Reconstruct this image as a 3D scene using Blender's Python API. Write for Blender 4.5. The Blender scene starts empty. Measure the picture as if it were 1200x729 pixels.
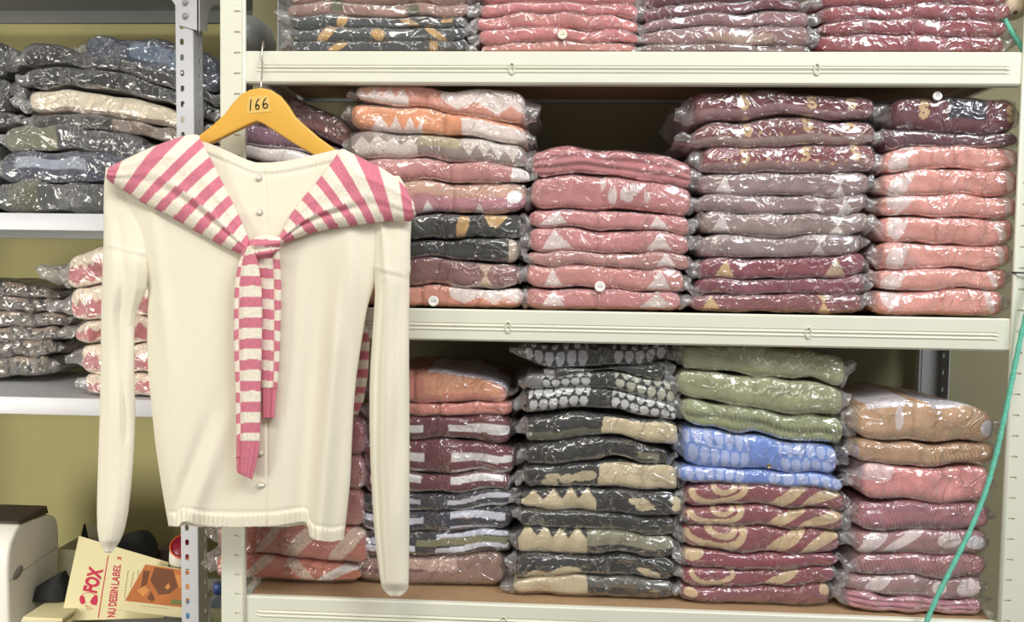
import bpy, bmesh, math, random
import numpy as np
from mathutils import Vector, Matrix

sc = bpy.context.scene
COL = sc.collection
PI = math.pi

# ------------------------------------------------------------------ camera
F_PX = 940.0
YAW, PITCH, ROLL = -0.0493, -0.0473, 0.0150
Z0 = 1.45                                     # height of the upper beam's top edge
CAM = np.array([0.4851, -1.2492, Z0 - 0.3394])


def cam_axes():
    cy, sy = math.cos(YAW), math.sin(YAW)
    cp, sp = math.cos(PITCH), math.sin(PITCH)
    d = np.array([sy * cp, cy * cp, sp])
    r = np.array([cy, -sy, 0.0])
    u = np.cross(r, d)
    cr, sr = math.cos(ROLL), math.sin(ROLL)
    return cr * r + sr * u, -sr * r + cr * u, d


AX_R, AX_U, AX_D = cam_axes()
cam_data = bpy.data.cameras.new('camera')
cam_data.sensor_fit = 'HORIZONTAL'
cam_data.sensor_width = 36.0
cam_data.lens = F_PX * 36.0 / 1200.0
cam_data.clip_start = 0.02
cam = bpy.data.objects.new('camera', cam_data)
COL.objects.link(cam)
cam.matrix_world = Matrix(((AX_R[0], AX_U[0], -AX_D[0], CAM[0]),
                           (AX_R[1], AX_U[1], -AX_D[1], CAM[1]),
                           (AX_R[2], AX_U[2], -AX_D[2], CAM[2]),
                           (0, 0, 0, 1)))
sc.camera = cam

# ------------------------------------------------------------------ light and exposure
sc.view_settings.view_transform = 'Standard'
sc.view_settings.look = 'None'
sc.view_settings.gamma = 1.0
sc.view_settings.use_curve_mapping = False
sc.view_settings.exposure = 0.15

world = bpy.data.worlds.new('world')
sc.world = world
world.use_nodes = True
wn = world.node_tree.nodes
wn['Background'].inputs[0].default_value = (1.0, 0.97, 0.92, 1)
wn['Background'].inputs[1].default_value = 0.31


def area(name, loc, target, sx, sy, power, color):
    l = bpy.data.lights.new(name, 'AREA')
    l.shape = 'RECTANGLE'
    l.size, l.size_y = sx, sy
    l.energy = power
    l.color = color
    o = bpy.data.objects.new(name, l)
    COL.objects.link(o)
    o.location = loc
    o.rotation_euler = (Vector(target) - Vector(loc)).to_track_quat('-Z', 'Y').to_euler()
    return o


area('window_daylight', (1.9, -1.7, 2.7), (0.6, 0.1, 1.0), 1.2, 0.9, 47, (0.93, 0.97, 1.0))
area('ceiling_tube_light', (0.1, -1.5, 2.8), (0.4, 0.1, 1.0), 1.5, 0.3, 25, (1.0, 0.96, 0.86))
dl = area('left_wall_fill', (-1.7, -1.5, 0.75), (-0.62, 0.9, 0.62), 0.8, 1.0, 8.5, (1.0, 0.96, 0.86))  # added low fill lamp, narrowed and aimed to brighten the lower-left wall
dl.data.spread = math.radians(75)

# ------------------------------------------------------------------ helpers
def ray(px, py):
    return AX_R * ((px - 600.0) / F_PX) + AX_U * (-(py - 364.5) / F_PX) + AX_D


def at(px, py, Y):
    """the place seen at pixel px, py on the vertical plane y = Y"""
    d = ray(px, py)
    return CAM + d * ((Y - CAM[1]) / d[1])


def at_z(px, py, Z):
    d = ray(px, py)
    return CAM + d * ((Z - CAM[2]) / d[2])


def lin(c):
    return tuple((x / 255.0 / 12.92) if x / 255.0 <= 0.04045 else ((x / 255.0 + 0.055) / 1.055) ** 2.4 for x in c)


def nodes_of(name):
    m = bpy.data.materials.new(name)
    m.use_nodes = True
    nt = m.node_tree
    return m, nt, nt.nodes, nt.links, nt.nodes['Principled BSDF']


def simple_mat(name, rgb, rough=0.5, metal=0.0, noise=0.0, nscale=30.0, bump=0.0, bscale=200.0, coat=0.0):
    m, nt, N, L, B = nodes_of(name)
    col = lin(rgb)
    B.inputs['Base Color'].default_value = (*col, 1)
    B.inputs['Roughness'].default_value = rough
    B.inputs['Metallic'].default_value = metal
    B.inputs['Coat Weight'].default_value = coat
    tc = N.new('ShaderNodeTexCoord')
    if noise > 0:
        t = N.new('ShaderNodeTexNoise')
        t.inputs['Scale'].default_value = nscale
        t.inputs['Detail'].default_value = 4
        L.new(tc.outputs['Object'], t.inputs['Vector'])
        r = N.new('ShaderNodeMapRange')
        r.inputs[1].default_value = 0.25
        r.inputs[2].default_value = 0.75
        r.inputs[3].default_value = 1 - noise
        r.inputs[4].default_value = 1 + noise
        L.new(t.outputs['Fac'], r.inputs[0])
        mx = N.new('ShaderNodeMix')
        mx.data_type = 'RGBA'
        mx.blend_type = 'MULTIPLY'
        mx.inputs[0].default_value = 1
        mx.inputs[6].default_value = (*col, 1)
        L.new(r.outputs[0], mx.inputs[7])
        L.new(mx.outputs[2], B.inputs['Base Color'])
    if bump > 0:
        t2 = N.new('ShaderNodeTexNoise')
        t2.inputs['Scale'].default_value = bscale
        L.new(tc.outputs['Object'], t2.inputs['Vector'])
        b = N.new('ShaderNodeBump')
        b.inputs['Strength'].default_value = bump
        b.inputs['Distance'].default_value = 0.002
        L.new(t2.outputs['Fac'], b.inputs['Height'])
        L.new(b.outputs[0], B.inputs['Normal'])
    return m


def knit_mat(name, scale=1.0, strength=0.5, var=1.0):
    """yarn: colour from the knitted-in pattern attribute, fine stitch relief"""
    m, nt, N, L, B = nodes_of(name)
    a = N.new('ShaderNodeAttribute')
    a.attribute_name = 'pattern'
    tc = N.new('ShaderNodeTexCoord')
    n1 = N.new('ShaderNodeTexNoise')
    n1.inputs['Scale'].default_value = 260 * scale
    n1.inputs['Detail'].default_value = 3
    L.new(tc.outputs['Object'], n1.inputs['Vector'])
    r = N.new('ShaderNodeMapRange')
    r.inputs[1].default_value = 0.3
    r.inputs[2].default_value = 0.7
    r.inputs[3].default_value = 1 - 0.11 * var
    r.inputs[4].default_value = 1 + 0.09 * var
    L.new(n1.outputs['Fac'], r.inputs[0])
    mx = N.new('ShaderNodeMix')
    mx.data_type = 'RGBA'
    mx.blend_type = 'MULTIPLY'
    mx.inputs[0].default_value = 1
    L.new(a.outputs['Color'], mx.inputs[6])
    L.new(r.outputs[0], mx.inputs[7])
    L.new(mx.outputs[2], B.inputs['Base Color'])
    B.inputs['Roughness'].default_value = 0.92
    B.inputs['Specular IOR Level'].default_value = 0.15
    B.inputs['Sheen Weight'].default_value = 0.12
    w = N.new('ShaderNodeTexWave')
    w.wave_type = 'BANDS'
    w.bands_direction = 'X'
    w.inputs['Scale'].default_value = 110 * scale
    w.inputs['Distortion'].default_value = 2.5
    w.inputs['Detail'].default_value = 2
    w.inputs['Detail Scale'].default_value = 2
    L.new(tc.outputs['Object'], w.inputs['Vector'])
    ad = N.new('ShaderNodeMath')
    ad.operation = 'ADD'
    ad.operation = 'MULTIPLY_ADD'
    ad.inputs[1].default_value = 0.4
    L.new(w.outputs['Fac'], ad.inputs[0])
    L.new(n1.outputs['Fac'], ad.inputs[2])
    b = N.new('ShaderNodeBump')
    b.inputs['Strength'].default_value = strength
    b.inputs['Distance'].default_value = 0.0012
    L.new(ad.outputs[0], b.inputs['Height'])
    L.new(b.outputs[0], B.inputs['Normal'])
    return m


def film_mat(name, haze=0.06, tint=(0.985, 0.98, 0.975)):
    """clear crinkled polythene"""
    m = bpy.data.materials.new(name)
    m.use_nodes = True
    nt = m.node_tree
    N, L = nt.nodes, nt.links
    N.clear()
    out = N.new('ShaderNodeOutputMaterial')
    tr = N.new('ShaderNodeBsdfTransparent')
    tr.inputs[0].default_value = (*tint, 1)
    gl = N.new('ShaderNodeBsdfGlossy')
    gl.inputs['Roughness'].default_value = 0.15
    gl.inputs[0].default_value = (1, 1, 1, 1)
    df = N.new('ShaderNodeBsdfDiffuse')
    df.inputs[0].default_value = (0.82, 0.80, 0.80, 1)
    tc = N.new('ShaderNodeTexCoord')
    mp = N.new('ShaderNodeMapping')
    mp.inputs['Rotation'].default_value = (0.3, 0.5, 0.2)
    L.new(tc.outputs['Object'], mp.inputs[0])
    n1 = N.new('ShaderNodeTexNoise')
    n1.inputs['Scale'].default_value = 21
    n1.inputs['Detail'].default_value = 1.5
    n1.inputs['Distortion'].default_value = 1.0
    L.new(mp.outputs[0], n1.inputs['Vector'])
    mixv = N.new('ShaderNodeVectorMath')
    mixv.operation = 'MULTIPLY_ADD'
    mixv.inputs[1].default_value = (0.07, 0.07, 0.07)
    L.new(n1.outputs['Color'], mixv.inputs[0])
    L.new(mp.outputs[0], mixv.inputs[2])
    vo = N.new('ShaderNodeTexVoronoi')
    vo.feature = 'DISTANCE_TO_EDGE'
    vo.inputs['Scale'].default_value = 17
    L.new(mixv.outputs[0], vo.inputs['Vector'])
    cr = N.new('ShaderNodeMapRange')
    cr.interpolation_type = 'SMOOTHSTEP'
    cr.inputs[1].default_value = 0.0
    cr.inputs[2].default_value = 0.11
    cr.inputs[3].default_value = 0.42
    cr.inputs[4].default_value = 0.0
    L.new(vo.outputs['Distance'], cr.inputs[0])
    # creases only where the film is gathered
    n3 = N.new('ShaderNodeTexNoise')
    n3.inputs['Scale'].default_value = 12
    n3.inputs['Detail'].default_value = 1
    L.new(tc.outputs['Object'], n3.inputs['Vector'])
    gm = N.new('ShaderNodeMapRange')
    gm.inputs[1].default_value = 0.36
    gm.inputs[2].default_value = 0.56
    gm.inputs[3].default_value = 0.0
    gm.inputs[4].default_value = 1.0
    L.new(n3.outputs['Fac'], gm.inputs[0])
    cm = N.new('ShaderNodeMath')
    cm.operation = 'MULTIPLY'
    L.new(cr.outputs[0], cm.inputs[0])
    L.new(gm.outputs[0], cm.inputs[1])
    ad = N.new('ShaderNodeMath')
    ad.operation = 'MULTIPLY_ADD'
    ad.inputs[1].default_value = 1.1
    L.new(n1.outputs['Fac'], ad.inputs[0])
    # finer wrinkles on top of the large creases
    vo2 = N.new('ShaderNodeTexVoronoi')
    vo2.feature = 'DISTANCE_TO_EDGE'
    vo2.inputs['Scale'].default_value = 44
    mp2 = N.new('ShaderNodeMapping')
    mp2.inputs['Rotation'].default_value = (0, 0.5, 0)
    mp2.inputs['Scale'].default_value = (1.2, 0.6, 0.4)
    L.new(mixv.outputs[0], mp2.inputs[0])
    L.new(mp2.outputs[0], vo2.inputs['Vector'])
    cr2 = N.new('ShaderNodeMapRange')
    cr2.interpolation_type = 'SMOOTHSTEP'
    cr2.inputs[1].default_value = 0.0
    cr2.inputs[2].default_value = 0.16
    cr2.inputs[3].default_value = 0.085
    cr2.inputs[4].default_value = 0.0
    L.new(vo2.outputs['Distance'], cr2.inputs[0])
    a2 = N.new('ShaderNodeMath')
    a2.operation = 'ADD'
    L.new(cm.outputs[0], a2.inputs[0])
    L.new(cr2.outputs[0], a2.inputs[1])
    L.new(a2.outputs[0], ad.inputs[2])
    b = N.new('ShaderNodeBump')
    b.inputs['Strength'].default_value = 0.8
    b.inputs['Distance'].default_value = 0.008
    L.new(ad.outputs[0], b.inputs['Height'])
    L.new(b.outputs[0], gl.inputs['Normal'])
    L.new(b.outputs[0], df.inputs['Normal'])
    fr = N.new('ShaderNodeFresnel')
    fr.inputs['IOR'].default_value = 1.5
    L.new(b.outputs[0], fr.inputs['Normal'])
    k = N.new('ShaderNodeMath')
    k.operation = 'MULTIPLY_ADD'
    k.inputs[1].default_value = 1.0
    k.inputs[2].default_value = 0.03
    L.new(fr.outputs[0], k.inputs[0])
    k2 = N.new('ShaderNodeMath')
    k2.operation = 'MINIMUM'
    k2.inputs[1].default_value = 0.34
    L.new(k.outputs[0], k2.inputs[0])
    k = k2
    m1 = N.new('ShaderNodeMixShader')
    m1.inputs[0].default_value = haze
    L.new(tr.outputs[0], m1.inputs[1])
    L.new(df.outputs[0], m1.inputs[2])
    m2 = N.new('ShaderNodeMixShader')
    L.new(k.outputs[0], m2.inputs[0])
    L.new(m1.outputs[0], m2.inputs[1])
    L.new(gl.outputs[0], m2.inputs[2])
    L.new(m2.outputs[0], out.inputs[0])
    return m


def new_mesh(name, V, Fc, mats, parent=None, base=None, smooth=True, cols=None, fmat=None):
    """V world-space verts; the object sits at its thing's base"""
    V = np.asarray(V, dtype=float)
    me = bpy.data.meshes.new(name)
    o = bpy.data.objects.new(name, me)
    COL.objects.link(o)
    if parent is not None:
        o.parent = parent
        org = np.array(parent['_base'])
        if parent.parent is not None:
            pass
    elif base is not None:
        org = np.array(base, dtype=float)
        o.location = org
    else:
        org = np.zeros(3)
    me.from_pydata((V - org).tolist(), [], Fc)
    if not isinstance(mats, (list, tuple)):
        mats = [mats]
    for m in mats:
        me.materials.append(m)
    if fmat is not None:
        me.polygons.foreach_set('material_index', fmat)
    if smooth:
        me.polygons.foreach_set('use_smooth', [True] * len(me.polygons))
    if cols is not None:
        ca = me.color_attributes.new('pattern', 'FLOAT_COLOR', 'POINT')
        c4 = np.ones((len(V), 4))
        c4[:, :3] = cols
        ca.data.foreach_set('color', c4.ravel())
    me.update()
    o['_base'] = [float(x) for x in org]
    return o


def thing(name, label, cat, base, group=None):
    o = bpy.data.objects.new(name, None)
    o.empty_display_size = 0.03
    COL.objects.link(o)
    o.location = base
    o['_base'] = [float(x) for x in base]
    o['label'] = label
    o['category'] = cat
    if group:
        o['group'] = group
    return o


def tag(o, label, cat, group=None):
    o['label'] = label
    o['category'] = cat
    if group:
        o['group'] = group
    return o


def structure(o):
    o['kind'] = 'structure'
    return o


def grid_faces(nv, nt, closed=True, cap=True):
    """faces of an (nv, nt) grid, closed around t"""
    fs = []
    tt = nt if closed else nt - 1
    for i in range(nv - 1):
        a = i * nt
        for j in range(tt):
            k = (j + 1) % nt
            fs.append((a + j, a + k, a + nt + k, a + nt + j))
    if cap and closed:
        fs.append(tuple(range(nt - 1, -1, -1)))
        fs.append(tuple((nv - 1) * nt + j for j in range(nt)))
    return fs


def box_vf(x0, x1, y0, y1, z0, z1):
    V = [(x0, y0, z0), (x1, y0, z0), (x1, y1, z0), (x0, y1, z0), (x0, y0, z1), (x1, y0, z1), (x1, y1, z1), (x0, y1, z1)]
    Fc = [(0, 3, 2, 1), (4, 5, 6, 7), (0, 1, 5, 4), (1, 2, 6, 5), (2, 3, 7, 6), (3, 0, 4, 7)]
    return V, Fc


class MB:
    """collects shapes into one mesh"""
    def __init__(self):
        self.V, self.F = [], []

    def add(self, V, Fc):
        n = len(self.V)
        self.V += [tuple(map(float, v)) for v in V]
        self.F += [tuple(i + n for i in f) for f in Fc]
        return self

    def box(self, *a):
        return self.add(*box_vf(*a))

    def prism(self, pts, dvec):
        """polygon pts (3d) pushed along dvec"""
        n = len(pts)
        pts = [np.array(p, dtype=float) for p in pts]
        V = pts + [p + np.array(dvec) for p in pts]
        Fc = [tuple(range(n)), tuple(range(2 * n - 1, n - 1, -1))]
        Fc += [(i, i + n, (i + 1) % n + n, (i + 1) % n) for i in range(n)]
        return self.add(V, Fc)

    def tube(self, pts, r, n=8):
        P = [np.array(p, dtype=float) for p in pts]
        rs = r if hasattr(r, '__len__') else [r] * len(P)
        V = []
        up = np.array([0.13, 0.9, 0.31])
        for i, p in enumerate(P):
            t = P[min(i + 1, len(P) - 1)] - P[max(i - 1, 0)]
            t = t / (np.linalg.norm(t) + 1e-12)
            a = np.cross(t, up)
            a /= np.linalg.norm(a) + 1e-12
            b = np.cross(t, a)
            for j in range(n):
                q = 2 * PI * j / n
                V.append(p + rs[i] * (math.cos(q) * a + math.sin(q) * b))
        return self.add(V, grid_faces(len(P), n))

    def lathe(self, prof, c, axis, n=20):
        """prof: list of (radius, height along axis)"""
        ax = np.array(axis, dtype=float)
        ax /= np.linalg.norm(ax)
        a = np.cross(ax, (0.31, 0.2, 0.93))
        a /= np.linalg.norm(a)
        b = np.cross(ax, a)
        V = []
        for r, h in prof:
            for j in range(n):
                q = 2 * PI * j / n
                V.append(np.array(c) + ax * h + r * (math.cos(q) * a + math.sin(q) * b))
        return self.add(V, grid_faces(len(prof), n))

    def build(self, name, mat, parent=None, base=None, smooth=False, bevel=0.0, solid=0.0, seg=2):
        o = new_mesh(name, self.V, self.F, mat, parent, base, smooth)
        bm = bmesh.new()
        bm.from_mesh(o.data)
        bmesh.ops.recalc_face_normals(bm, faces=bm.faces)
        bm.to_mesh(o.data)
        bm.free()
        if solid:
            md = o.modifiers.new('thickness', 'SOLIDIFY')
            md.thickness = solid
            md.offset = 0
        if bevel:
            md = o.modifiers.new('bevel', 'BEVEL')
            md.width = bevel
            md.segments = seg
            md.limit_method = 'ANGLE'
            o.data.polygons.foreach_set('use_smooth', [True] * len(o.data.polygons))
            md.harden_normals = False
        return o


def smoothnoise(p, lam, seed, n=6):
    """sum of sines with wavelengths around lam (metres); p (...,3)"""
    rs = np.random.RandomState(seed)
    out = np.zeros(p.shape[:-1])
    for i in range(n):
        d = rs.normal(size=3)
        d /= np.linalg.norm(d)
        k = 2 * PI / (lam * rs.uniform(0.6, 1.7))
        out += np.sin(k * (p @ d) + rs.uniform(0, 2 * PI))
    return out / math.sqrt(n / 2.0)


def quad3(t, abc):
    a, b, c = abc
    return a * (1 - t) * (1 - 2 * t) + b * 4 * t * (1 - t) + c * t * (2 * t - 1)


# ------------------------------------------------------------------ materials
M = {}
M['wall'] = simple_mat('olive_wall_paint', (172, 164, 114), 0.8, noise=0.06, nscale=4, bump=0.1, bscale=90)
M['floor'] = simple_mat('grey_floor_tile', (120, 115, 105), 0.5, noise=0.08, nscale=6)
M['ivory'] = simple_mat('ivory_painted_steel', (226, 225, 208), 0.42, noise=0.02, nscale=12)
M['white_steel'] = simple_mat('white_painted_steel', (206, 206, 210), 0.42, noise=0.03, nscale=14)
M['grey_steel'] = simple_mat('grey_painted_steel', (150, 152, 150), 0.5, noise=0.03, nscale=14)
M['fibreboard'] = simple_mat('brown_fibreboard', (168, 136, 102), 0.75, noise=0.08, nscale=40)
M['wood'] = simple_mat('varnished_yellow_wood', (226, 172, 70), 0.38, noise=0.07, nscale=9, coat=0.2)
M['tape'] = simple_mat('pale_masking_tape', (230, 190, 104), 0.6)
M['ink'] = simple_mat('black_marker_ink', (38, 30, 22), 0.6)
M['wire'] = simple_mat('bright_steel_wire', (205, 200, 190), 0.3, metal=0.9)
M['bolt'] = simple_mat('zinc_bolt', (190, 190, 190), 0.35, metal=0.7)
M['pearl'] = simple_mat('pearl_button', (226, 220, 208), 0.15, coat=0.8)
M['brass'] = simple_mat('metal_button_rim', (165, 150, 125), 0.3, metal=0.8)
M['cream_button'] = simple_mat('cream_button', (232, 224, 200), 0.35)
M['white_button'] = simple_mat('white_button', (240, 236, 232), 0.35)
M['printer'] = simple_mat('white_printer_plastic', (226, 223, 212), 0.45, noise=0.01)
M['printer_grey'] = simple_mat('grey_printer_plastic', (132, 132, 130), 0.4)
M['dark_flap'] = simple_mat('dark_brown_card', (72, 60, 50), 0.6, noise=0.1, nscale=20)
M['black_cloth'] = simple_mat('black_cloth', (34, 34, 36), 0.9, noise=0.2, nscale=60, bump=0.3)
M['paper'] = simple_mat('cream_paper', (228, 217, 172), 0.75, noise=0.03, nscale=8)
M['white_card'] = simple_mat('white_card', (206, 202, 176), 0.7, noise=0.03, nscale=10)
M['red_ink'] = simple_mat('red_print', (196, 32, 72), 0.6)
M['grey_ink'] = simple_mat('grey_print', (150, 140, 115), 0.7)
M['orange_print'] = simple_mat('orange_print', (196, 116, 58), 0.5, noise=0.14, nscale=22)
M['brown_print'] = simple_mat('brown_print', (120, 70, 40), 0.5, noise=0.1, nscale=22)
M['light_print'] = simple_mat('light_orange_print', (222, 150, 80), 0.5)
M['green_print'] = simple_mat('green_print', (118, 124, 66), 0.5)
M['cup'] = simple_mat('white_glazed_cup', (226, 222, 210), 0.25, coat=0.4)
M['cup_rim'] = simple_mat('orange_rim_glaze', (226, 96, 50), 0.3, coat=0.4)
M['cup_in'] = simple_mat('dark_red_glaze', (140, 30, 48), 0.35)
M['blue_plastic'] = simple_mat('blue_plastic', (50, 120, 170), 0.3, noise=0.1, nscale=30)
M['bottle'] = simple_mat('grey_blue_bottle', (150, 158, 168), 0.3)
M['bottle_cap'] = simple_mat('blue_cap', (58, 84, 140), 0.35)
M['bottle_label'] = simple_mat('pale_yellow_label', (226, 226, 176), 0.6)
M['cord'] = simple_mat('teal_braided_cord', (112, 204, 178), 0.6, noise=0.2, nscale=300, bump=0.6, bscale=500)
M['knob'] = simple_mat('pale_beige_plastic', (220, 200, 170), 0.45)
M['dark_hole'] = simple_mat('dark_recess', (70, 55, 45), 0.8)
M['dark_rod'] = simple_mat('dark_steel_rod', (70, 70, 76), 0.4, metal=0.6)
M['grey_bag'] = simple_mat('grey_plastic_sack', (120, 122, 118), 0.4, noise=0.05)
M['knit'] = knit_mat('patterned_knit')
M['fine_knit'] = knit_mat('fine_smooth_knit', 2.2, 0.22, 0.35)
M['chunky_knit'] = knit_mat('chunky_knit', 0.6, 0.9)
M['film'] = film_mat('clear_polythene', 0.045)
M['film_dull'] = film_mat('dull_polythene', 0.20)

# ------------------------------------------------------------------ room shell
WALL_Y = 1.0
mb = MB(); mb.box(-2.6, 3.2, WALL_Y, WALL_Y + 0.1, 0.0, 2.8)
structure(mb.build('wall_back', M['wall']))
# added wall block close behind the front rack, keeps its inside dark
mb = MB(); mb.box(-0.115, 3.2, 0.335, WALL_Y, 0.0, 2.8)
structure(mb.build('added_wall_right', simple_mat('shaded_olive_wall', (134, 129, 100), 0.85, noise=0.06, nscale=5)))  # darker, greyer copy of the wall paint, shade put into its colour
mb = MB(); mb.box(-2.6, 3.2, -3.2, WALL_Y + 0.1, -0.05, 0.0)
structure(mb.build('floor', M['floor']))

# ------------------------------------------------------------------ racks
ZU = Z0
ZM = Z0 - 0.3976
ZB = Z0 - 0.8657
ZT = Z0 + 0.40            # the shelf above the frame
BH = 0.0485               # beam height
W = 1.18
RD = 0.29                 # depth of the front rack


def perforated(mbd, o, ax, wid, z0, z1, pitch, hole, uc, zoff=0.0):
    """steel flange with a column of real holes: o origin, ax direction across, hole (w, h)"""
    o = np.array(o, dtype=float); ax = np.array(ax, dtype=float)
    n = max(1, int((z1 - z0) / pitch))
    hw, hh = hole[0] / 2, hole[1] / 2

    def P(u, z):
        p = o + ax * u
        return (p[0], p[1], z)
    zz = z0
    lo = z0 + zoff
    if zoff > 0:
        mbd.add([P(0, z0), P(wid, z0), P(wid, lo), P(0, lo)], [(0, 1, 2, 3)])
    k = 0
    while lo + pitch <= z1 + 1e-6:
        zc = lo + pitch / 2
        hi = lo + pitch
        outer = [P(0, lo), P(uc, lo), P(wid, lo), P(wid, zc), P(wid, hi), P(uc, hi), P(0, hi), P(0, zc)]
        inner = []
        for q in range(8):
            a = math.radians(225 + 45 * q)
            cx = math.copysign(abs(math.cos(a)) ** 0.6, math.cos(a)) if abs(math.cos(a)) > 1e-6 else 0
            sz = math.copysign(abs(math.sin(a)) ** 0.6, math.sin(a)) if abs(math.sin(a)) > 1e-6 else 0
            inner.append(P(uc + hw * cx, zc + hh * sz))
        mbd.add(outer + inner, [(i, (i + 1) % 8, 8 + (i + 1) % 8, 8 + i) for i in range(8)])
        lo = hi
        k += 1
    if lo < z1 - 1e-6:
        mbd.add([P(0, lo), P(wid, lo), P(wid, z1), P(0, z1)], [(0, 1, 2, 3)])


def beam_profile(mbd, x0, x1, y, ztop, h, sgn=1):
    """front beam: pressed steel with two beads along its middle, running along x; sgn=1 faces -y"""
    pr = [(0.006, 0.0), (-0.001, 0.0), (-0.003, -0.002), (-0.003, -0.020 * h / 0.048),
          (-0.0012, -0.0215 * h / 0.048), (-0.0045, -0.0245 * h / 0.048), (-0.0012, -0.0275 * h / 0.048),
          (-0.0045, -0.0305 * h / 0.048), (-0.003, -0.033 * h / 0.048),
          (-0.003, -h + 0.0025), (-0.001, -h), (0.012, -h)]
    # the beads stop short of the ends
    xs = [x0, x0 + 0.018, x0 + 0.026, x1 - 0.026, x1 - 0.018, x1]
    V = []
    for i, x in enumerate(xs):
        flat = i in (0, 1, 4, 5)
        for j, (a, b) in enumerate(pr):
            if flat and 3 < j < 8:
                a = -0.003
            V.append((x, y + sgn * a, ztop + b))
    mbd.add(V, grid_faces(len(xs), len(pr), closed=False))


rack = thing('storage_rack', 'ivory slotted steel rack packed with bagged sweaters, cardigan hanging in front', 'shelving', (W / 2, RD / 2, 0))
PW = 0.0372
# front posts: left one spans -PW..0, right one W..W+PW
for side, x_in, x_out in (('l', 0.0, -PW), ('r', W, W + PW)):
    for yy, sg in ((0.0, 1), (RD, -1)):
        mb = MB()
        dx = -1 if side == 'l' else 1
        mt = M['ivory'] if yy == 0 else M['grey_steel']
        perforated(mb, (x_in, yy - 0.004 * sg, 0), (dx, 0, 0), PW, 0, 2.05, 0.0318, (0.011, 0.0035), 0.011)
        perforated(mb, (x_out, yy - 0.004 * sg, 0), (0, sg, 0), PW, 0, 2.05, 0.0318, (0.005, 0.011), 0.016)
        o = mb.build('post', mt, rack, solid=0.0022)
        # inner web behind the key slots
        mb = MB()
        xa, xb = sorted((x_in + dx * 0.003, x_in + dx * 0.022))
        ya, yb = sorted((yy - 0.004 * sg + 0.0014 * sg, yy - 0.004 * sg + 0.0032 * sg))
        mb.box(xa, xb, ya, yb, 0, 2.05)
        mb.build('inner_web', mt, o)
        # rolled lip along the inner edge
        mb = MB()
        mb.tube([(x_in, yy - 0.0045 * sg, 0), (x_in, yy - 0.0045 * sg, 2.05)], 0.003, 8)
        lip = mb.build('rolled_edge', mt, rack, smooth=True)
for z in (ZT, ZU, ZM, ZB, 0.16):
    mb = MB(); beam_profile(mb, 0.0, W, 0.0, z, BH)
    o = mb.build('front_beam', M['ivory'], rack, smooth=False, solid=0.0012)
    mb = MB(); mb.box(0.0, W, RD - 0.014, RD - 0.002, z - 0.018, z)
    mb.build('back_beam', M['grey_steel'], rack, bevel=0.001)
    for x in (-0.012, W + 0.001):
        mb = MB(); mb.box(x, x + 0.011, 0.03, RD - 0.03, z - 0.03, z)
        mb.build('side_beam', M['ivory'], rack, bevel=0.001)
    mb = MB(); mb.box(0.004, W - 0.004, 0.006, RD - 0.004, z - 0.012, z - 0.0015)
    mb.build('shelf_board', M['fibreboard'], rack)
    for px in (0.318, 0.70):
        x = px * W / 0.98 + 0.035
        mb = MB()
        pts = []
        for q in range(17):
            a = 2 * PI * q / 16
            pts.append((x + 0.0042 * math.cos(a), -0.0052, z - 0.026 + 0.0085 * math.sin(a)))
        mb.tube(pts, 0.0011, 6)
        mb.build('lock_stud', M['ivory'], rack, smooth=True)

# back-left rack -----------------------------------------------------------
LY = 0.40
LD = 0.50
p0 = at(233.5, 0, LY); p1 = at(243.5 - 11.0, 729, LY)
LX = at(233, 200, LY)[0]                 # outer corner of its right post
zl_up = at(60, 250, LY)[2]
zl_lo = at(60, 466, LY)[2]
zl_top = at(60, 22, LY + LD)[2] + 0.03
zl_base = at(60, 775, LY)[2]
LX0 = LX - 1.10
lrack = thing('storage_rack', 'white slotted steel rack at back left holding dark bagged clothes', 'shelving', (LX - 0.55, LY + LD / 2, 0))
for xc, dx in ((LX, -1), (LX0, 1)):
    for yy, sg in ((LY, 1), (LY + LD, -1)):
        mb = MB()
        perforated(mb, (xc, yy - 0.004 * sg, 0), (dx, 0, 0), 0.036, 0, 2.05, 0.0318, (0.0085, 0.0135), 0.023)
        perforated(mb, (xc, yy - 0.004 * sg, 0), (0, sg, 0), 0.044, 0, 2.05, 0.0318, (0.008, 0.0135), 0.030)
        post = mb.build('post', M['white_steel'], lrack, solid=0.002)
        if sg == 1 and dx == -1:
            # the photo's post leans a little to the left at its top
            post.rotation_euler = (0, math.radians(-0.35), 0)
# gusset plate at the top of the right front post, flaring both ways
for (zg, name) in ((zl_top - 0.02, 'corner_gusset'),):
    def gus(o, ax):
        o = np.array(o); ax = np.array(ax, dtype=float)
        prof = [(0, zg + 0.03), (0.115, zg + 0.03), (0.112, zg - 0.012)]
        for q in range(9):
            t = q / 8 * PI / 2
            prof.append((0.038 + 0.072 * (1 - math.sin(t)), zg - 0.016 - 0.058 * (1 - math.cos(t))))
        prof += [(0.036, zg - 0.09), (0, zg - 0.10)]
        return [(o[0] + ax[0] * u, o[1] + ax[1] * u, z) for u, z in prof]
    zg0 = at(222, 30, LY)[2]
    zg = zg0 + 0.088
    mb = MB(); mb.prism(gus((LX + 0.001, LY - 0.007, 0), (-1, 0, 0)), (0, -0.002, 0))
    mb.prism(gus((LX + 0.003, LY - 0.005, 0), (0, 1, 0)), (0.002, 0, 0))
    mb.build('corner_gusset', M['white_steel'], lrack)
    for (px, py) in ((217, 19), (217, 3)):
        c = at(px, py, LY - 0.01)
        mb = MB(); mb.lathe([(0.006, 0), (0.006, 0.003), (0.0035, 0.005)], c, (0, -1, 0), 10)
        mb.build('bolt', M['bolt'], lrack, smooth=False)
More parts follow.
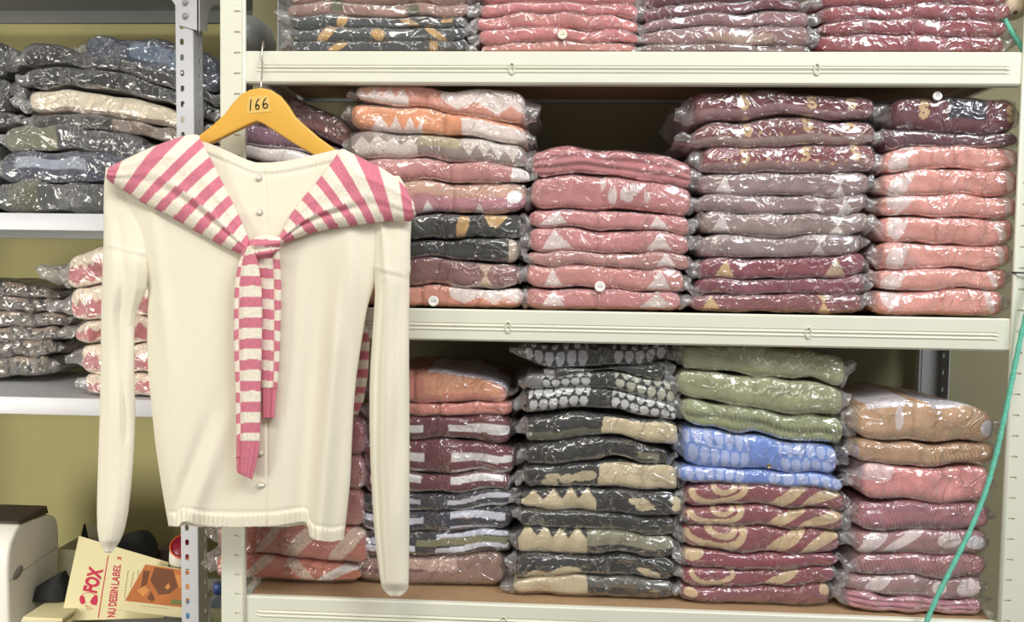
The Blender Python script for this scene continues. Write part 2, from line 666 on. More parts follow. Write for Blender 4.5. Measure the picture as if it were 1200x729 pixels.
for z, h in ((zl_top, 0.045), (zl_up, 0.036), (zl_lo, 0.037), (zl_base, 0.036)):
    mb = MB(); mb.box(LX0, LX - 0.002, LY - 0.001, LY + 0.012, z - h, z)
    mb.build('front_beam', M['white_steel'], lrack, bevel=0.0015)
    mb = MB(); mb.box(LX0, LX - 0.002, LY + LD - 0.014, LY + LD - 0.002, z - h, z)
    mb.build('back_beam', M['grey_steel'], lrack, bevel=0.001)
    mb = MB(); mb.box(LX0 + 0.003, LX - 0.004, LY + 0.006, LY + LD - 0.004, z - 0.013, z - 0.0012)
    mb.build('shelf_board', M['grey_steel'] if z > zl_lo + 0.1 else M['white_steel'], lrack)

# ------------------------------------------------------------------ knitted-in patterns (u: left to right, v: bottom to top of the front)
def C(*rgb):
    return np.array(lin(rgb))


def paint(base, n):
    return np.tile(np.array(base), (n, 1))


def put(c, mask, col):
    c[mask] = col


def m_box(u, v, u0, u1, v0, v1):
    return (u >= u0) & (u <= u1) & (v >= v0) & (v <= v1)


def m_tri(u, v, uc, hw, v0=0.08, v1=0.95):
    t = (v - v0) / (v1 - v0)
    return (t >= 0) & (t <= 1) & (np.abs(u - uc) <= hw * (1 - t))


def m_hour(u, v, uc, hw):
    return (np.abs(u - uc) <= hw * (np.abs(v - 0.5) * 2 + 0.06)) & (v > 0.02) & (v < 0.99)


def m_ell(u, v, uc, vc, a, b):
    return ((u - uc) / a) ** 2 + ((v - vc) / b) ** 2 <= 1


def m_line(u, v, pts, wu, asp):
    """distance to polyline; asp = width/height of the face"""
    d = np.full(u.shape, 9.0)
    for (a, b), (c, e) in zip(pts[:-1], pts[1:]):
        dx, dy = (c - a) * asp, e - b
        L2 = dx * dx + dy * dy + 1e-9
        t = np.clip((((u - a) * asp) * dx + (v - b) * dy) / L2, 0, 1)
        d = np.minimum(d, np.hypot((u - a) * asp - t * dx, v - b - t * dy))
    return d <= wu


S_PTS = []
for q in range(10):
    a = math.radians(35 + q * 235 / 9)
    S_PTS.append((0.5 * math.cos(a), 0.5 + 0.5 * math.sin(a)))
for q in range(1, 10):
    a = math.radians(90 - q * 235 / 9)
    S_PTS.append((0.5 * math.cos(a), -0.5 + 0.5 * math.sin(a)))

MAROON = C(122, 50, 62); MAROON2 = C(108, 62, 66); PLUM = C(112, 60, 70)
TAN = C(206, 176, 122); BEIGE = C(200, 180, 142); WHITE = C(236, 228, 226); CREAM = C(238, 226, 204)
PINK = C(204, 122, 124); ROSE = C(188, 112, 118); SALMON = C(226, 150, 136); PEACH = C(228, 150, 116)
MAUVE = C(160, 116, 122); GREIGE = C(160, 142, 134); BLACK = C(24, 24, 24); CHAR = C(62, 66, 68)
OLIVE = C(140, 144, 104); BLUE = C(112, 146, 220); NAVY = C(30, 34, 56); GOLD = C(196, 152, 84)
CORAL = C(222, 134, 116); TANB = C(190, 150, 112); TAUPE = C(160, 122, 110)


def P_plain(base, var=None):
    def f(u, v, asp):
        return paint(base, len(u))
    return f


def P_layers(*els, base):
    """els: (mask function(u, v, asp), colour)"""
    def f(u, v, asp):
        c = paint(base, len(u))
        for mf, col in els:
            put(c, mf(u, v, asp), col)
        return c
    return f


def tri(uc, hw=0.055, v0=0.08, v1=0.95): return lambda u, v, a: m_tri(u, v, uc, hw, v0, v1)
def hour(uc, hw=0.045): return lambda u, v, a: m_hour(u, v, uc, hw)
def bx(u0, u1, v0=-9, v1=9): return lambda u, v, a: m_box(u, v, u0, u1, v0, v1)
def ell(uc, vc, a_, b_): return lambda u, v, a: m_ell(u, v, uc, vc, a_, b_)


def ess(uc, vc=0.66, s=0.26):
    return lambda u, v, a: m_line(u, v, [(uc + x * s * 0.95 / a, vc + y * s) for x, y in S_PTS], 0.07, a)


def dots(v0, n=14, lo=0.1, hi=0.95):
    def f(u, v, a):
        w = (u - lo) / (hi - lo) * n
        fr = w - np.floor(w)
        vv = v0 + 0.14 * np.abs(((np.floor(w) % 4) / 2.0) - 1)
        return (u > lo) & (u < hi) & (np.hypot((fr - 0.5) * (hi - lo) / n * a, v - vv) < 0.05)
    return f


def zig(u0, u1, v0, amp, n, up=True):
    """block with a zigzag edge: below (up) or above the edge"""
    def f(u, v, a):
        t = (u - u0) / (u1 - u0) * n
        e = v0 + amp * (1 - np.abs((t - np.floor(t)) * 2 - 1))
        return (u > u0) & (u < u1) & ((v < e) if up else (v > v0 + amp - (e - v0)))
    return f


def wavebar(u0, u1, v0, v1, amp=0.0, ph=0.0):
    return lambda u, v, a: (u > u0) & (u < u1) & (v > v0 + amp * np.sin(u * 9 + ph)) & (v < v1 + amp * np.sin(u * 9 + ph))


def diag(uc, w, slope, u0=0, u1=1):
    def f(u, v, a):
        return (np.abs(u - uc - slope * (v - 0.5)) < w * (0.75 + 0.4 * np.sin(v * 3.0))) & (u > u0) & (u < u1)
    return f


def ogee(u0, u1, n, rows=1.0, inv=False):
    """rows of pointed ovals (argyle / heart lattice)"""
    def f(u, v, a):
        t = (u - u0) / (u1 - u0) * n
        r = v * rows
        k = np.floor(r)
        x = (t + 0.5 * (k % 2)) % 1.0 - 0.5
        y = (r - k)
        wv = np.where(y < 0.5, 0.12 + 0.62 * y, np.sqrt(np.clip(0.19 - ((y - 0.5) * 0.8) ** 2, 0, 1)))
        m = (np.abs(x) < wv) & (y > 0.06) & (y < 0.96)
        return (u > u0) & (u < u1) & m
    return f


def spots(seed, n, lo, hi, v0, v1, s=0.03):
    rs = np.random.RandomState(seed)
    P = [(rs.uniform(lo, hi), rs.uniform(v0, v1), rs.uniform(0.6, 1.3) * s, rs.uniform(0.12, 0.3)) for _ in range(n)]

    def f(u, v, a):
        m = np.zeros(u.shape, bool)
        for p in P:
            m |= m_ell(u, v, *p)
        return m
    return f


def curl(uc, vc, ru, rv, w=0.13, a0=180, a1=380):
    pts = [(uc + ru * math.cos(math.radians(t)), vc + rv * math.sin(math.radians(t))) for t in np.linspace(a0, a1, 12)]
    return lambda u, v, a: m_line(u, v, pts, w, a)


# ------------------------------------------------------------------ one folded garment in its bag
SEED = [11]


def section(nf, r_frac):
    """unit cross-section: list of (front fraction s, y-mode, height) - front arc, top, back arc, bottom"""
    pts = []
    for i in range(nf + 1):
        a = -PI / 2 + PI * i / nf
        h = math.sin(a)
        pts.append(('f', 1 - max(0.0, 1 - abs(h) ** 3.2) ** (1 / 3.2), h))
    for k in (0.12, 0.3, 0.5, 0.7, 0.88):
        pts.append(('t', k, 1.0))
    for i in range(7):
        a = PI / 2 - PI * i / 6
        pts.append(('b', 1 - math.cos(a), math.sin(a)))
    for k in (0.88, 0.7, 0.5, 0.3, 0.12):
        pts.append(('t', k, -1.0))
    return pts


SEC_G = section(28, 1)
SEC_B = section(16, 1)


def loft(Yf, depth, xl, xr, top, bot, grow, nu, SEC, endp, seed, earL=0.0, earR=0.0, crease=(), rib=None, zmin=None,
         wob=0.0012, sagx=0.0, layers=0, fold=0.0, bagmode=False):
    """closed pillow-like shape between two pixel curves; returns verts, u, v(front height), aspect"""
    # world x / z curves sampled on the front plane
    ts = np.linspace(0, 1, 9)
    X = np.array([at(xl + (xr - xl) * t, 364, Yf)[0] for t in ts])
    PX = xl + (xr - xl) * ts
    ZTc = np.array([at(p, quad3(t, top), Yf)[2] for p, t in zip(PX, ts)])
    ZBc = np.array([at(p, quad3(t, bot), Yf)[2] for p, t in zip(PX, ts)])
    if zmin is not None:
        ZBc = np.maximum(ZBc, zmin)
        ZTc = np.maximum(ZTc, ZBc + 0.006)
    x0, x1 = X[0], X[-1]
    wdt = x1 - x0
    # parameter spacing: denser near the ends
    q = np.linspace(0, 1, nu)
    q = q + 0.035 * np.sin(2 * PI * q) * -1
    u0 = -earL / wdt
    u1 = 1 + earR / wdt
    U = u0 + (u1 - u0) * q
    Uc = np.clip(U, 0, 1)
    zt = np.interp(Uc, ts, ZTc)
    zb = np.interp(Uc, ts, ZBc)
    half = (zt - zb) / 2
    zc = (zt + zb) / 2
    s = np.clip(np.abs(2 * (U - 0.5)), 0, 1)
    e = np.clip(1 - s ** endp, 0.0, 1) ** (1.0 / 2.6)
    thick = half * np.maximum(e, 0.12) + grow * np.where(s < 1, 1, 0.6)
    if bagmode:
        outL = np.clip(-U * wdt / max(earL, 1e-4), 0, 1) * (U < 0)
        outR = np.clip((U - 1) * wdt / max(earR, 1e-4), 0, 1) * (U > 1)
        out = outL + outR
        thick = np.maximum(thick, half * (0.72 - 0.35 * out)) * (1 - 0.35 * out ** 3)
        thick = np.where((U < 0) | (U > 1), np.maximum(thick, 0.0016), thick)
    nt = len(SEC)
    P = np.zeros((nu, nt, 3))
    Vv = np.zeros((nu, nt))
    r = np.minimum(thick * 0.85, 0.016)
    rc = (1 - e) * np.minimum(half, 0.02) * 0.9
    yf = Yf - grow + rc
    yb = Yf + depth + grow - rc
    for j, (mode, a, h) in enumerate(SEC):
        if mode == 'f':
            y = yf + r * a
        elif mode == 'b':
            y = yb - r * a
        else:
            y = yf + r + (yb - yf - 2 * r) * a
        P[:, j, 0] = x0 + wdt * U
        P[:, j, 1] = y
        P[:, j, 2] = zc + thick * h
        if mode == 'f':
            Vv[:, j] = (h + 1) / 2
        elif mode == 't':
            Vv[:, j] = np.where(h > 0, 1 + (y - yf - r) / (2 * half + 1e-6) * 0.8, -(y - yf - r) / (2 * half + 1e-6) * 0.8)
        else:
            Vv[:, j] = 5.0
    # relief
    frontness = np.array([1.0 if m in ('f',) else (0.5 if m == 't' else 0.2) for m, _, _ in SEC])[None, :]
    nrm_y = np.array([-math.sqrt(max(0.0, 1 - h * h)) if m == 'f' else 0 for m, _, h in SEC])[None, :]
    nrm_z = np.array([h for _, _, h in SEC])[None, :]
    n1 = smoothnoise(P, 0.07, seed) * wob
    if bagmode:
        rg = 1 - np.abs(smoothnoise(P * np.array([1, 1, 1.5]), 0.035, seed + 5, 5))
        n1 = n1 + 0.0008 * np.clip(rg, -1, 1) + 0.0012
        ef = np.clip((np.abs(U - 0.5) * 2 - 0.88) / 0.12, 0, 1)[:, None]
        n1 = n1 + ef * 0.0022 * smoothnoise(P, 0.02, seed + 9, 5)
        P[:, :, 2] += (ef ** 2) * 0.0035 * smoothnoise(P * np.array([1, 0.6, 0.2]), 0.03, seed + 13, 5)
        P[:, :, 0] += (out[:, None] > 0.6) * 0.003 * smoothnoise(P, 0.02, seed + 15, 4)
    for cu in crease:
        n1 = n1 - 0.0035 * np.exp(-((U[:, None] - cu) * wdt / 0.0035) ** 2) + 0.002 * np.exp(-((U[:, None] - cu - 0.03) * wdt / 0.008) ** 2)
    if rib is not None:
        ru0, ru1, per, amp = rib
        mk = ((U > ru0) & (U < ru1))[:, None]
        n1 = n1 + mk * amp * np.sin(2 * PI * (U[:, None] * wdt + 0.35 * (P[:, :, 2] - zc[:, None])) / per)
    if layers:
        # folded layers showing as horizontal ridges in the front edge
        vv = np.clip(Vv, 0, 1)
        wav = 0.35 * smoothnoise(P, 0.09, seed + 21, 4)
        n1 = n1 + 0.0022 * np.sin(2 * PI * layers * vv + wav * 2.0) * frontness
    # the pile settles unevenly: neighbours share the same waviness
    P[:, :, 2] += 0.0017 * smoothnoise(P * np.array([1, 0.4, 0.7]), 0.11, 77, 5) * np.clip((P[:, :, 2] - (zmin if zmin is not None else -9)) / 0.02, 0, 1)
    P[:, :, 1] += n1 * nrm_y * 1.0
    P[:, :, 2] += n1 * nrm_z * 0.55
    if fold:
        P[:, :, 2] += fold * np.exp(-((U[:, None] - 0.5) / 0.12) ** 2) * (nrm_z < 0)
    asp = wdt / float(np.mean(2 * half))
    UU = np.repeat(U[:, None], nt, 1)
    return P, UU, Vv, asp


def garment(it, stack):
    SEED[0] += 7
    sd = SEED[0]
    Yf, depth = stack['Y'] + it.get('dy', 0), stack.get('D', 0.215)
    xl, xr, top, bot = it['xl'], it['xr'], it['top'], it['bot']
    g = -0.7
    xm = at((xl + xr) / 2, (top[1] + bot[1]) / 2, Yf)
    zb = at((xl + xr) / 2, bot[1], Yf)[2]
    root = thing(it.get('name', 'bagged_sweater'), it['label'], it.get('cat', 'sweater'), (xm[0], Yf + depth / 2, zb), stack['group'])
    zmin = stack.get('z')
    zmin = zmin + 0.0035 if zmin is not None else None
    nu = it.get('nu', 165)
    # garment occupies a little less than its slot so that the film has room
    tg = tuple(a + g for a in top)
    bg = tuple(a - g for a in bot)
    P, U, Vv, asp = loft(Yf, depth, xl, xr, tg, bg, -0.0012, nu, SEC_G, it.get('endp', 19), sd,
                         crease=it.get('crease', ()), rib=it.get('rib'), zmin=zmin, wob=it.get('wob', 0.0016),
                         layers=it.get('layers', 0), fold=it.get('fold', 0))
    wv = it.get('warp', 0.012)
    uw = U.ravel() + wv * smoothnoise(P.reshape(-1, 3), 0.12, sd + 1)
    vw = Vv.ravel() + 1.5 * wv * smoothnoise(P.reshape(-1, 3), 0.09, sd + 2)
    cols = it['pat'](uw, vw, asp)
    sh = 1 + 0.05 * smoothnoise(P.reshape(-1, 3), 0.02, sd + 3, 4)
    lum = cols @ np.array([0.25, 0.6, 0.15])
    cols = cols * 0.89 + lum[:, None] * 0.11
    cols = np.clip(cols * 1.04 * sh[:, None], 0, 1)
    new_mesh('sweater', P.reshape(-1, 3), grid_faces(P.shape[0], P.shape[1]), M[it.get('mat', 'knit')], root, cols=cols)
    if it.get('bag', True):
        eL, eR = [e * 1.15 + 4.0 for e in it.get('ear', (8, 8))]
        px2m = (P[-1, 0, 0] - P[0, 0, 0]) / (xr - xl)
        B, BU, _, _ = loft(Yf, depth, xl, xr, top, bot, 0.0006, 120, SEC_B, it.get('endp', 13) + 4, sd,
                          earL=eL * px2m, earR=eR * px2m, zmin=zmin, wob=it.get('wob', 0.0016), bagmode=True, fold=it.get('fold', 0))
        if zmin is not None:
            B[:, :, 2] = np.maximum(B[:, :, 2], zmin - 0.003)
        # the gathered ends lie in several folds and look milkier
        bu = BU[:, 0]
        um = (bu[:-1] + bu[1:]) / 2
        fm = np.repeat(((um < 0.012) | (um > 0.988)).astype(int), B.shape[1]).tolist() + [1, 1]
        new_mesh('plastic_bag', B.reshape(-1, 3), grid_faces(B.shape[0], B.shape[1]), [M['film'], M['film_dull']], root, fmat=fm)
    for (px, py, rad, mt) in it.get('buttons', ()):
        c = at(px, py, Yf - 0.004)
        mb = MB()
        mb.lathe([(rad, 0.0), (rad, 0.0022), (rad * 0.82, 0.0032), (rad * 0.62, 0.0022), (rad * 0.2, 0.0018)], c, (0, -1, 0.1), 16)
        bt = mb.build('button', M[mt], root, smooth=True)
        mb = MB()
        for k in (-1, 1):
            mb.lathe([(rad * 0.12, 0.0), (rad * 0.12, 0.0008)], c + np.array([k * rad * 0.26, -0.0018, 0]), (0, -1, 0.1), 8)
        hh = mb.build('thread_hole', M['dark_hole'], bt)
    return root


ORD = ['topmost', 'second', 'third', 'fourth', 'fifth', 'sixth', 'seventh', 'eighth', 'ninth', 'tenth', 'eleventh', 'twelfth']


def stack(where, group, rows, z=None, Y=0.02, D=0.215, ordfrom='top'):
    st = dict(Y=Y, D=D, z=z, group=group)
    n = len(rows)
    for i, r in enumerate(rows):
        look, xl, xr, top, bot, pat = r[:6]
        it = dict(xl=xl, xr=xr, top=top, bot=bot, pat=pat)
        if len(r) > 6:
            it.update(r[6])
        if i == 0:
            place = 'topmost of ' + where
        elif i == n - 1:
            place = 'lowest of ' + where
        elif i <= n / 2:
            place = ORD[i] + ' from top of ' + where
        else:
            place = ORD[n - 1 - i] + ' from bottom of ' + where
        it['label'] = look + ', ' + place
        stt = dict(st)
        if i != n - 1:
            stt['z'] = None
        garment(it, stt)


def at_x(px, py, X):
    d = ray(px, py)
    return CAM + d * ((X - CAM[0]) / d[0])


def at_plane(px, py, P0, n):
    d = ray(px, py)
    return CAM + d * (np.dot(np.array(P0) - CAM, n) / np.dot(d, n))


def Yof(px, py, z):
    return float(at_z(px, py, z)[1])


# ------------------------------------------------------------------ the stacks on the front rack
L = P_layers
zU, zM, zB = ZU, ZM, ZB

# upper shelf, left to right
stack('upper charcoal stack', 'bagged sweaters in the upper charcoal stack', [
    ('taupe brown sweater in clear bag', 334, 544, (-22, -22, -22), (2, 3, 2), L((bx(.24, .30), OLIVE * .5), base=TAUPE)),
    ('taupe brown bagged sweater with dark patches', 334, 544, (3, 4, 2), (18, 18, 17),
     L((bx(.25, .32, .2, 1), OLIVE * .45), (bx(.68, .75, 0, .8), OLIVE * .45), base=TAUPE)),
    ('charcoal bagged sweater with two gold patches', 338, 544, (19, 19, 18), (32, 31, 31),
     L((diag(.30, .026, .02), GOLD), (diag(.69, .03, -.06), GOLD * .8), (bx(.87, .93, .5, 1), GOLD), base=CHAR)),
    ('charcoal bagged sweater with gold disc and slanted bars', 338, 544, (33, 32, 32), (47, 47, 46),
     L((diag(.21, .035, .08), GOLD), (diag(.84, .03, -.08), GOLD), (ell(.505, .5, .036, .42), GOLD), base=CHAR)),
    ('charcoal bagged sweater with short gold bars', 338, 544, (48, 48, 47), (60.5, 60.5, 60.5),
     L((diag(.28, .03, .06), GOLD), (bx(.79, .84), GOLD * .8), base=CHAR)),
], z=zU, Y=0.012)
PK = C(200, 118, 118); PK2 = C(198, 128, 118)
stack('upper pink stack', 'bagged sweaters in the upper pink stack', [
    ('pink bagged sweater cut by the frame top', 560, 738, (-22, -24, -22), (4, 1, 4), P_plain(PK)),
    ('pink bagged sweater arched in the middle', 558, 740, (5, 2, 5), (20, 12, 24), P_plain(PK)),
    ('pink bagged sweater with faint tan band', 554, 742, (21, 13, 25), (35, 31, 40), L((bx(.15, .7, .35, .75), PK2), base=PK)),
    ('pink bagged sweater with pale round button', 556, 742, (36, 32, 41), (51, 47, 52), P_plain(PK),
     dict(buttons=[(659, 41, .0075, 'cream_button')])),
    ('pink bagged sweater lying on the white beam', 560, 740, (52, 48, 53), (61, 61, 61.5), P_plain(PK2)),
], z=zU, Y=0.012)
stack('upper mauve stack', 'bagged sweaters in the upper mauve stack', [
    ('dark plum bagged sweater', 748, 918, (-22, -22, -22), (10, 2, -3), P_plain(PLUM)),
    ('dusty plum bagged sweater', 746, 930, (11, 3, -2), (25, 14, 8), P_plain(PLUM * 1.1)),
    ('mauve bagged sweater sloping up to the right', 746, 938, (26, 16, 10), (36, 28, 30), P_plain(C(150, 108, 112))),
    ('taupe mauve bagged sweater', 744, 940, (37, 29, 31), (52, 50, 54), L((bx(.4, .8, .1, .6), C(170, 140, 124)), base=C(146, 108, 108))),
    ('grey taupe bagged sweater lying on the white beam', 746, 940, (53, 51, 55), (62, 62, 62), P_plain(C(132, 104, 98))),
], z=zU, Y=0.012)
MR = C(150, 72, 80)
stack('upper wine red stack', 'bagged sweaters in the upper wine red stack', [
    ('wine red bagged sweater cut by the frame top', 952, 1172, (-16, -16, -16), (5, 5, 3), P_plain(MR), dict(crease=(.48,))),
    ('wine red bagged sweater', 950, 1172, (6, 6, 4), (22, 22, 22), P_plain(MR), dict(crease=(.48,), ear=(6, 4))),
    ('wine red bagged sweater with pale smudge', 950, 1168, (23, 23, 23), (39, 40, 41), P_plain(MR), dict(crease=(.48,), ear=(6, 10))),
    ('wine red bagged sweater lying on the white beam', 950, 1166, (40, 41, 42), (62, 62, 62.5), P_plain(MR), dict(crease=(.48,), ear=(6, 12))),
], z=zU, Y=0.012)

# middle shelf ------------------------------------------------------------
DM = C(112, 66, 68); PU = C(140, 100, 122)
stack('drooping stack behind hanger', 'bagged sweaters behind the hanger', [
    ('dark maroon bagged sweater', 300, 410, (112, 118, 150), (150, 152, 176), P_plain(DM), dict(wob=.003, layers=2)),
    ('purple mauve bagged sweater', 250, 410, (140, 153, 178), (171, 172, 192), P_plain(PU), dict(ear=(10, 6))),
    ('white bagged sweater', 252, 408, (172, 174, 193), (182, 190, 204), P_plain(WHITE)),
    ('mauve bagged sweater', 252, 408, (184, 192, 206), (244, 246, 250), P_plain(MAUVE)),
    ('pink bagged sweater', 252, 408, (246, 248, 252), (304, 304, 306), P_plain(PINK)),
    ('rose bagged sweater', 252, 408, (306, 306, 308), (360, 360, 360), P_plain(ROSE)),
], z=zM, Y=0.045, D=.19)
WB = C(232, 214, 208)
stack('stack beside hanger', 'bagged sweaters beside the cardigan shoulder', [
    ('salmon bagged sweater with white blocks', 414, 612, (100, 101, 106), (117, 127, 147),
     L((zig(.0, .30, .35, .5, 4), WB), (zig(.52, 1.1, .15, .35, 3, False), WB), base=C(222, 150, 128)), dict(ear=(6, 10), crease=(.42,), dy=-.004)),
    ('orange bagged sweater with white zigzag', 408, 614, (122, 128, 150), (149, 156, 169),
     L((zig(.12, .40, .1, .5, 3.5), WB), (bx(.64, 1.2, -1, .85), WB), base=C(228, 150, 102)), dict(ear=(8, 6), crease=(.53,))),
    ('greige bagged sweater with jagged white panel', 406, 614, (151, 159, 171), (182, 187, 195),
     L((zig(.04, .41, .5, .35, 4), C(214, 200, 192)), (zig(.62, .96, .2, .5, 4, False), C(214, 200, 192)), (bx(.41, .62, .55, 1.3), C(176, 162, 128)), base=C(152, 134, 128)),
     dict(ear=(7, 8))),
    ('dusty pink bagged sweater notched in the middle', 424, 618, (184, 189, 197), (212, 212, 213),
     L((bx(.89, 1.1), WHITE), base=C(202, 136, 132)), dict(crease=(.42, .52), ear=(4, 5))),
    ('mauve pink bagged sweater with tan top', 424, 614, (214, 213, 215), (247, 248, 248),
     L((bx(-1, 2, .55, 2), C(206, 160, 138)), (tri(.40, .035, 0, .35), WHITE), (tri(.74, .04, 0, .35), WHITE), (ell(.945, .5, .045, .26), C(244, 240, 240)), base=C(196, 132, 142)),
     dict(crease=(.55,), ear=(4, 5))),
    ('black bagged sweater with gold chevrons', 424, 612, (249, 251, 251), (278, 279, 280),
     L((diag(.62, .03, .03), GOLD), (tri(.82, .09, 1.0, .35), GOLD), (lambda u, v, a: (v > .45) & (v < .95) & (np.abs(u - .80) < .08 * (v - .2)), GOLD), base=C(44, 46, 43)), dict(ear=(4, 8))),
    ('plain black bagged sweater', 424, 606, (281, 282, 281), (302, 303, 309), L((bx(.93, 1.2), C(190, 170, 150)), base=C(36, 38, 37)), dict(ear=(4, 8))),
    ('brownish maroon bagged sweater with tan hourglass', 424, 608, (304, 305, 311), (333, 334, 336),
     L((hour(.76, .05), C(196, 170, 140)), base=C(140, 92, 92)), dict(ear=(4, 8))),
    ('peach bagged sweater with white panel and button', 424, 612, (335, 336, 338), (361, 361, 361.5),
     L((zig(.555, 1.1, .15, .4, 3.2, False), WB), base=C(226, 150, 126)), dict(crease=(.37,), buttons=[(508, 353, .0085, 'white_button')], ear=(4, 5))),
], z=zM, Y=0.016)
RB = C(200, 128, 128)
WT = C(226, 206, 204)
stack('triangle-patterned rose stack', 'bagged sweaters in the rose stack', [
    ('loosely folded rose sweater in clear bag', 620, 808, (176, 174, 191), (204, 206, 219), P_plain(C(192, 118, 122)), dict(layers=3, ear=(5, 5), wob=.003)),
    ('rose bagged sweater with small white flowers', 620, 808, (207, 207, 220), (245, 245, 252),
     L((spots(5, 7, .3, .95, .3, .9, .022), WT), base=RB), dict(crease=(.44,), ear=(5, 5))),
    ('rose bagged sweater with two white triangles', 618, 806, (247, 248, 254), (266, 267, 274),
     L((tri(.16, .075), WT), (tri(.82, .075), WT), base=RB), dict(crease=(.42,), ear=(5, 6))),
    ('pink rose bagged sweater with paired white triangles', 618, 806, (268, 269, 275), (292, 295, 297),
     L((tri(.18, .085), WT), (tri(.82, .085), WT), base=RB), dict(crease=(.42,), ear=(5, 6))),
    ('thin taupe rose bagged sweater', 618, 808, (293, 296, 298), (306, 311, 317),
     L((tri(.84, .07), WT), base=C(186, 132, 126)), dict(ear=(5, 5))),
    ('rose bagged sweater with white two-hole button', 616, 802, (308, 312, 318), (335, 339, 342),
     L((tri(.18, .07), WT), (tri(.84, .08), WT), base=C(204, 134, 128)), dict(buttons=[(703, 336, .0085, 'white_button')], ear=(6, 8))),
    ('rose bagged sweater with pale grey triangle', 616, 798, (337, 341, 343), (362, 362.5, 363),
     L((tri(.20, .075), WT), (tri(.84, .10), C(206, 192, 184)), base=RB), dict(crease=(.45,), ear=(6, 9))),
], z=zM, Y=0.016)
SG = C(206, 172, 118)
TW = C(216, 204, 200)
GM = C(150, 122, 122)
stack('S-lettered stack', 'bagged sweaters in the S-lettered stack', [
    ('maroon bagged sweater with three tan S letters', 806, 1018, (108, 106, 116), (147, 134, 141),
     L((bx(-1, 2, -1, .36), C(150, 106, 110)), (ess(.30), SG), (ess(.64), SG), (ess(.87), SG), base=C(116, 50, 58)), dict(ear=(12, 10), fold=.004)),
    ('maroon bagged sweater with half-hidden S letters', 806, 1020, (152, 137, 147), (170, 170, 170),
     L((bx(-1, 2, -1, .38), C(156, 126, 120)), (ess(.30, .8), SG), (ess(.62, .8), SG), (ess(.86, .85), SG), (dots(.42), SG), base=C(124, 66, 68)), dict(ear=(14, 6))),
    ('maroon bagged sweater with three clear S letters', 818, 1022, (172, 171, 171), (202, 202, 200),
     L((bx(-1, 2, -1, .38), C(150, 112, 112)), (ess(.245), SG), (ess(.61), SG), (ess(.86), SG), (dots(.3), SG), base=C(134, 60, 66)), dict(ear=(8, 5))),
    ('grey mauve bagged sweater with white bow shape', 816, 1016, (204, 204, 202), (228, 228, 227),
     L((tri(.15, .06), TW), (hour(.81, .045), TW), base=GM), dict(ear=(6, 8))),
    ('grey mauve bagged sweater with pale hourglass', 816, 1012, (229, 229, 228), (248, 249, 249),
     L((hour(.72, .04), TW), (tri(.88, .05), TW), base=GM), dict(ear=(6, 10))),
    ('grey mauve bagged sweater with triangle and hourglass', 820, 1016, (249, 250, 250), (273, 276, 274),
     L((tri(.14, .06), TW), (hour(.79, .05), TW), base=C(156, 132, 128)), dict(ear=(9, 10))),
    ('grey mauve bagged sweater crumpled at its end', 818, 1008, (275, 277, 275), (300, 301, 299),
     L((hour(.76, .045), TW), base=C(150, 128, 126)), dict(ear=(10, 7))),
    ('maroon bagged sweater with two tan triangles', 818, 1014, (302, 303, 298), (325, 327, 322),
     L((tri(.17, .055), SG), (tri(.82, .06), C(190, 160, 130)), base=C(138, 60, 74)), dict(ear=(8, 6))),
    ('plain maroon bagged sweater', 816, 1014, (326, 328, 323), (344, 344, 343), P_plain(C(132, 62, 76)), dict(ear=(8, 5))),
    ('maroon bagged sweater with tan bow and triangle', 810, 1012, (346, 345, 344), (366, 367.5, 368.5),
     L((tri(.11, .05), SG), (hour(.76, .035), SG), base=C(140, 74, 80)), dict(ear=(6, 6))),
], z=zM, Y=0.016)
SA = C(228, 154, 142)
SW = C(234, 208, 204)


def salmon(k):
    rs = np.random.RandomState(40 + k)
    return L((ell(.10 + .02 * rs.rand(), .3 + .5 * rs.rand(), .07, .5), SW), (diag(.16, .02, .1), SW), (diag(.93 - .01 * k, .022, -.05), SW), (bx(.985, 1.2, .2, 1.3), SW), base=SA * (1 - .02 * (k % 2)))


stack('salmon stack by right post', 'bagged sweaters in the salmon stack', [
    ('maroon bagged sweater with tan S letters', 1036, 1184, (116, 113, 118), (150, 155, 155),
     L((bx(.45, .72, .35, 2), C(46, 42, 62)), (ess(.26, .6, .2), SG), (ess(.93, .6, .2), SG), base=C(104, 40, 54)),
     dict(buttons=[(1098, 113, .007, 'white_button')], ear=(8, 5))),
    ('flat dark plum bagged sweater', 1028, 1186, (151, 157, 156), (175, 169, 172), P_plain(C(98, 46, 62)), dict(ear=(4, 4))),
    ('salmon bagged sweater arched under plum sweater', 1030, 1189, (177, 169, 175), (199, 196, 201), salmon(0), dict(crease=(.33, .5), ear=(5, 3))),
    ('salmon bagged sweater with white corner', 1028, 1189, (201, 197, 202), (227, 228, 231), salmon(1), dict(crease=(.42,), ear=(6, 2))),
    ('salmon bagged sweater with glossy film streaks', 1028, 1188, (229, 229, 233), (254, 254, 255), salmon(2), dict(ear=(6, 2))),
    ('salmon bagged sweater with long sheen band', 1030, 1186, (256, 256, 256), (283, 285, 285), salmon(3), dict(crease=(.4,), ear=(7, 3))),
    ('salmon bagged sweater, rounded right end', 1030, 1184, (285, 286, 287), (313, 313, 314), salmon(1), dict(ear=(7, 3))),
    ('salmon bagged sweater with crinkled film', 1028, 1180, (315, 314, 316), (339, 339, 340), salmon(4), dict(ear=(6, 7))),
    ('salmon bagged sweater with white patch at left', 1026, 1178, (341, 340, 341), (369, 370, 371), salmon(2), dict(crease=(.5,), ear=(6, 8))),
], z=zM, Y=0.016)

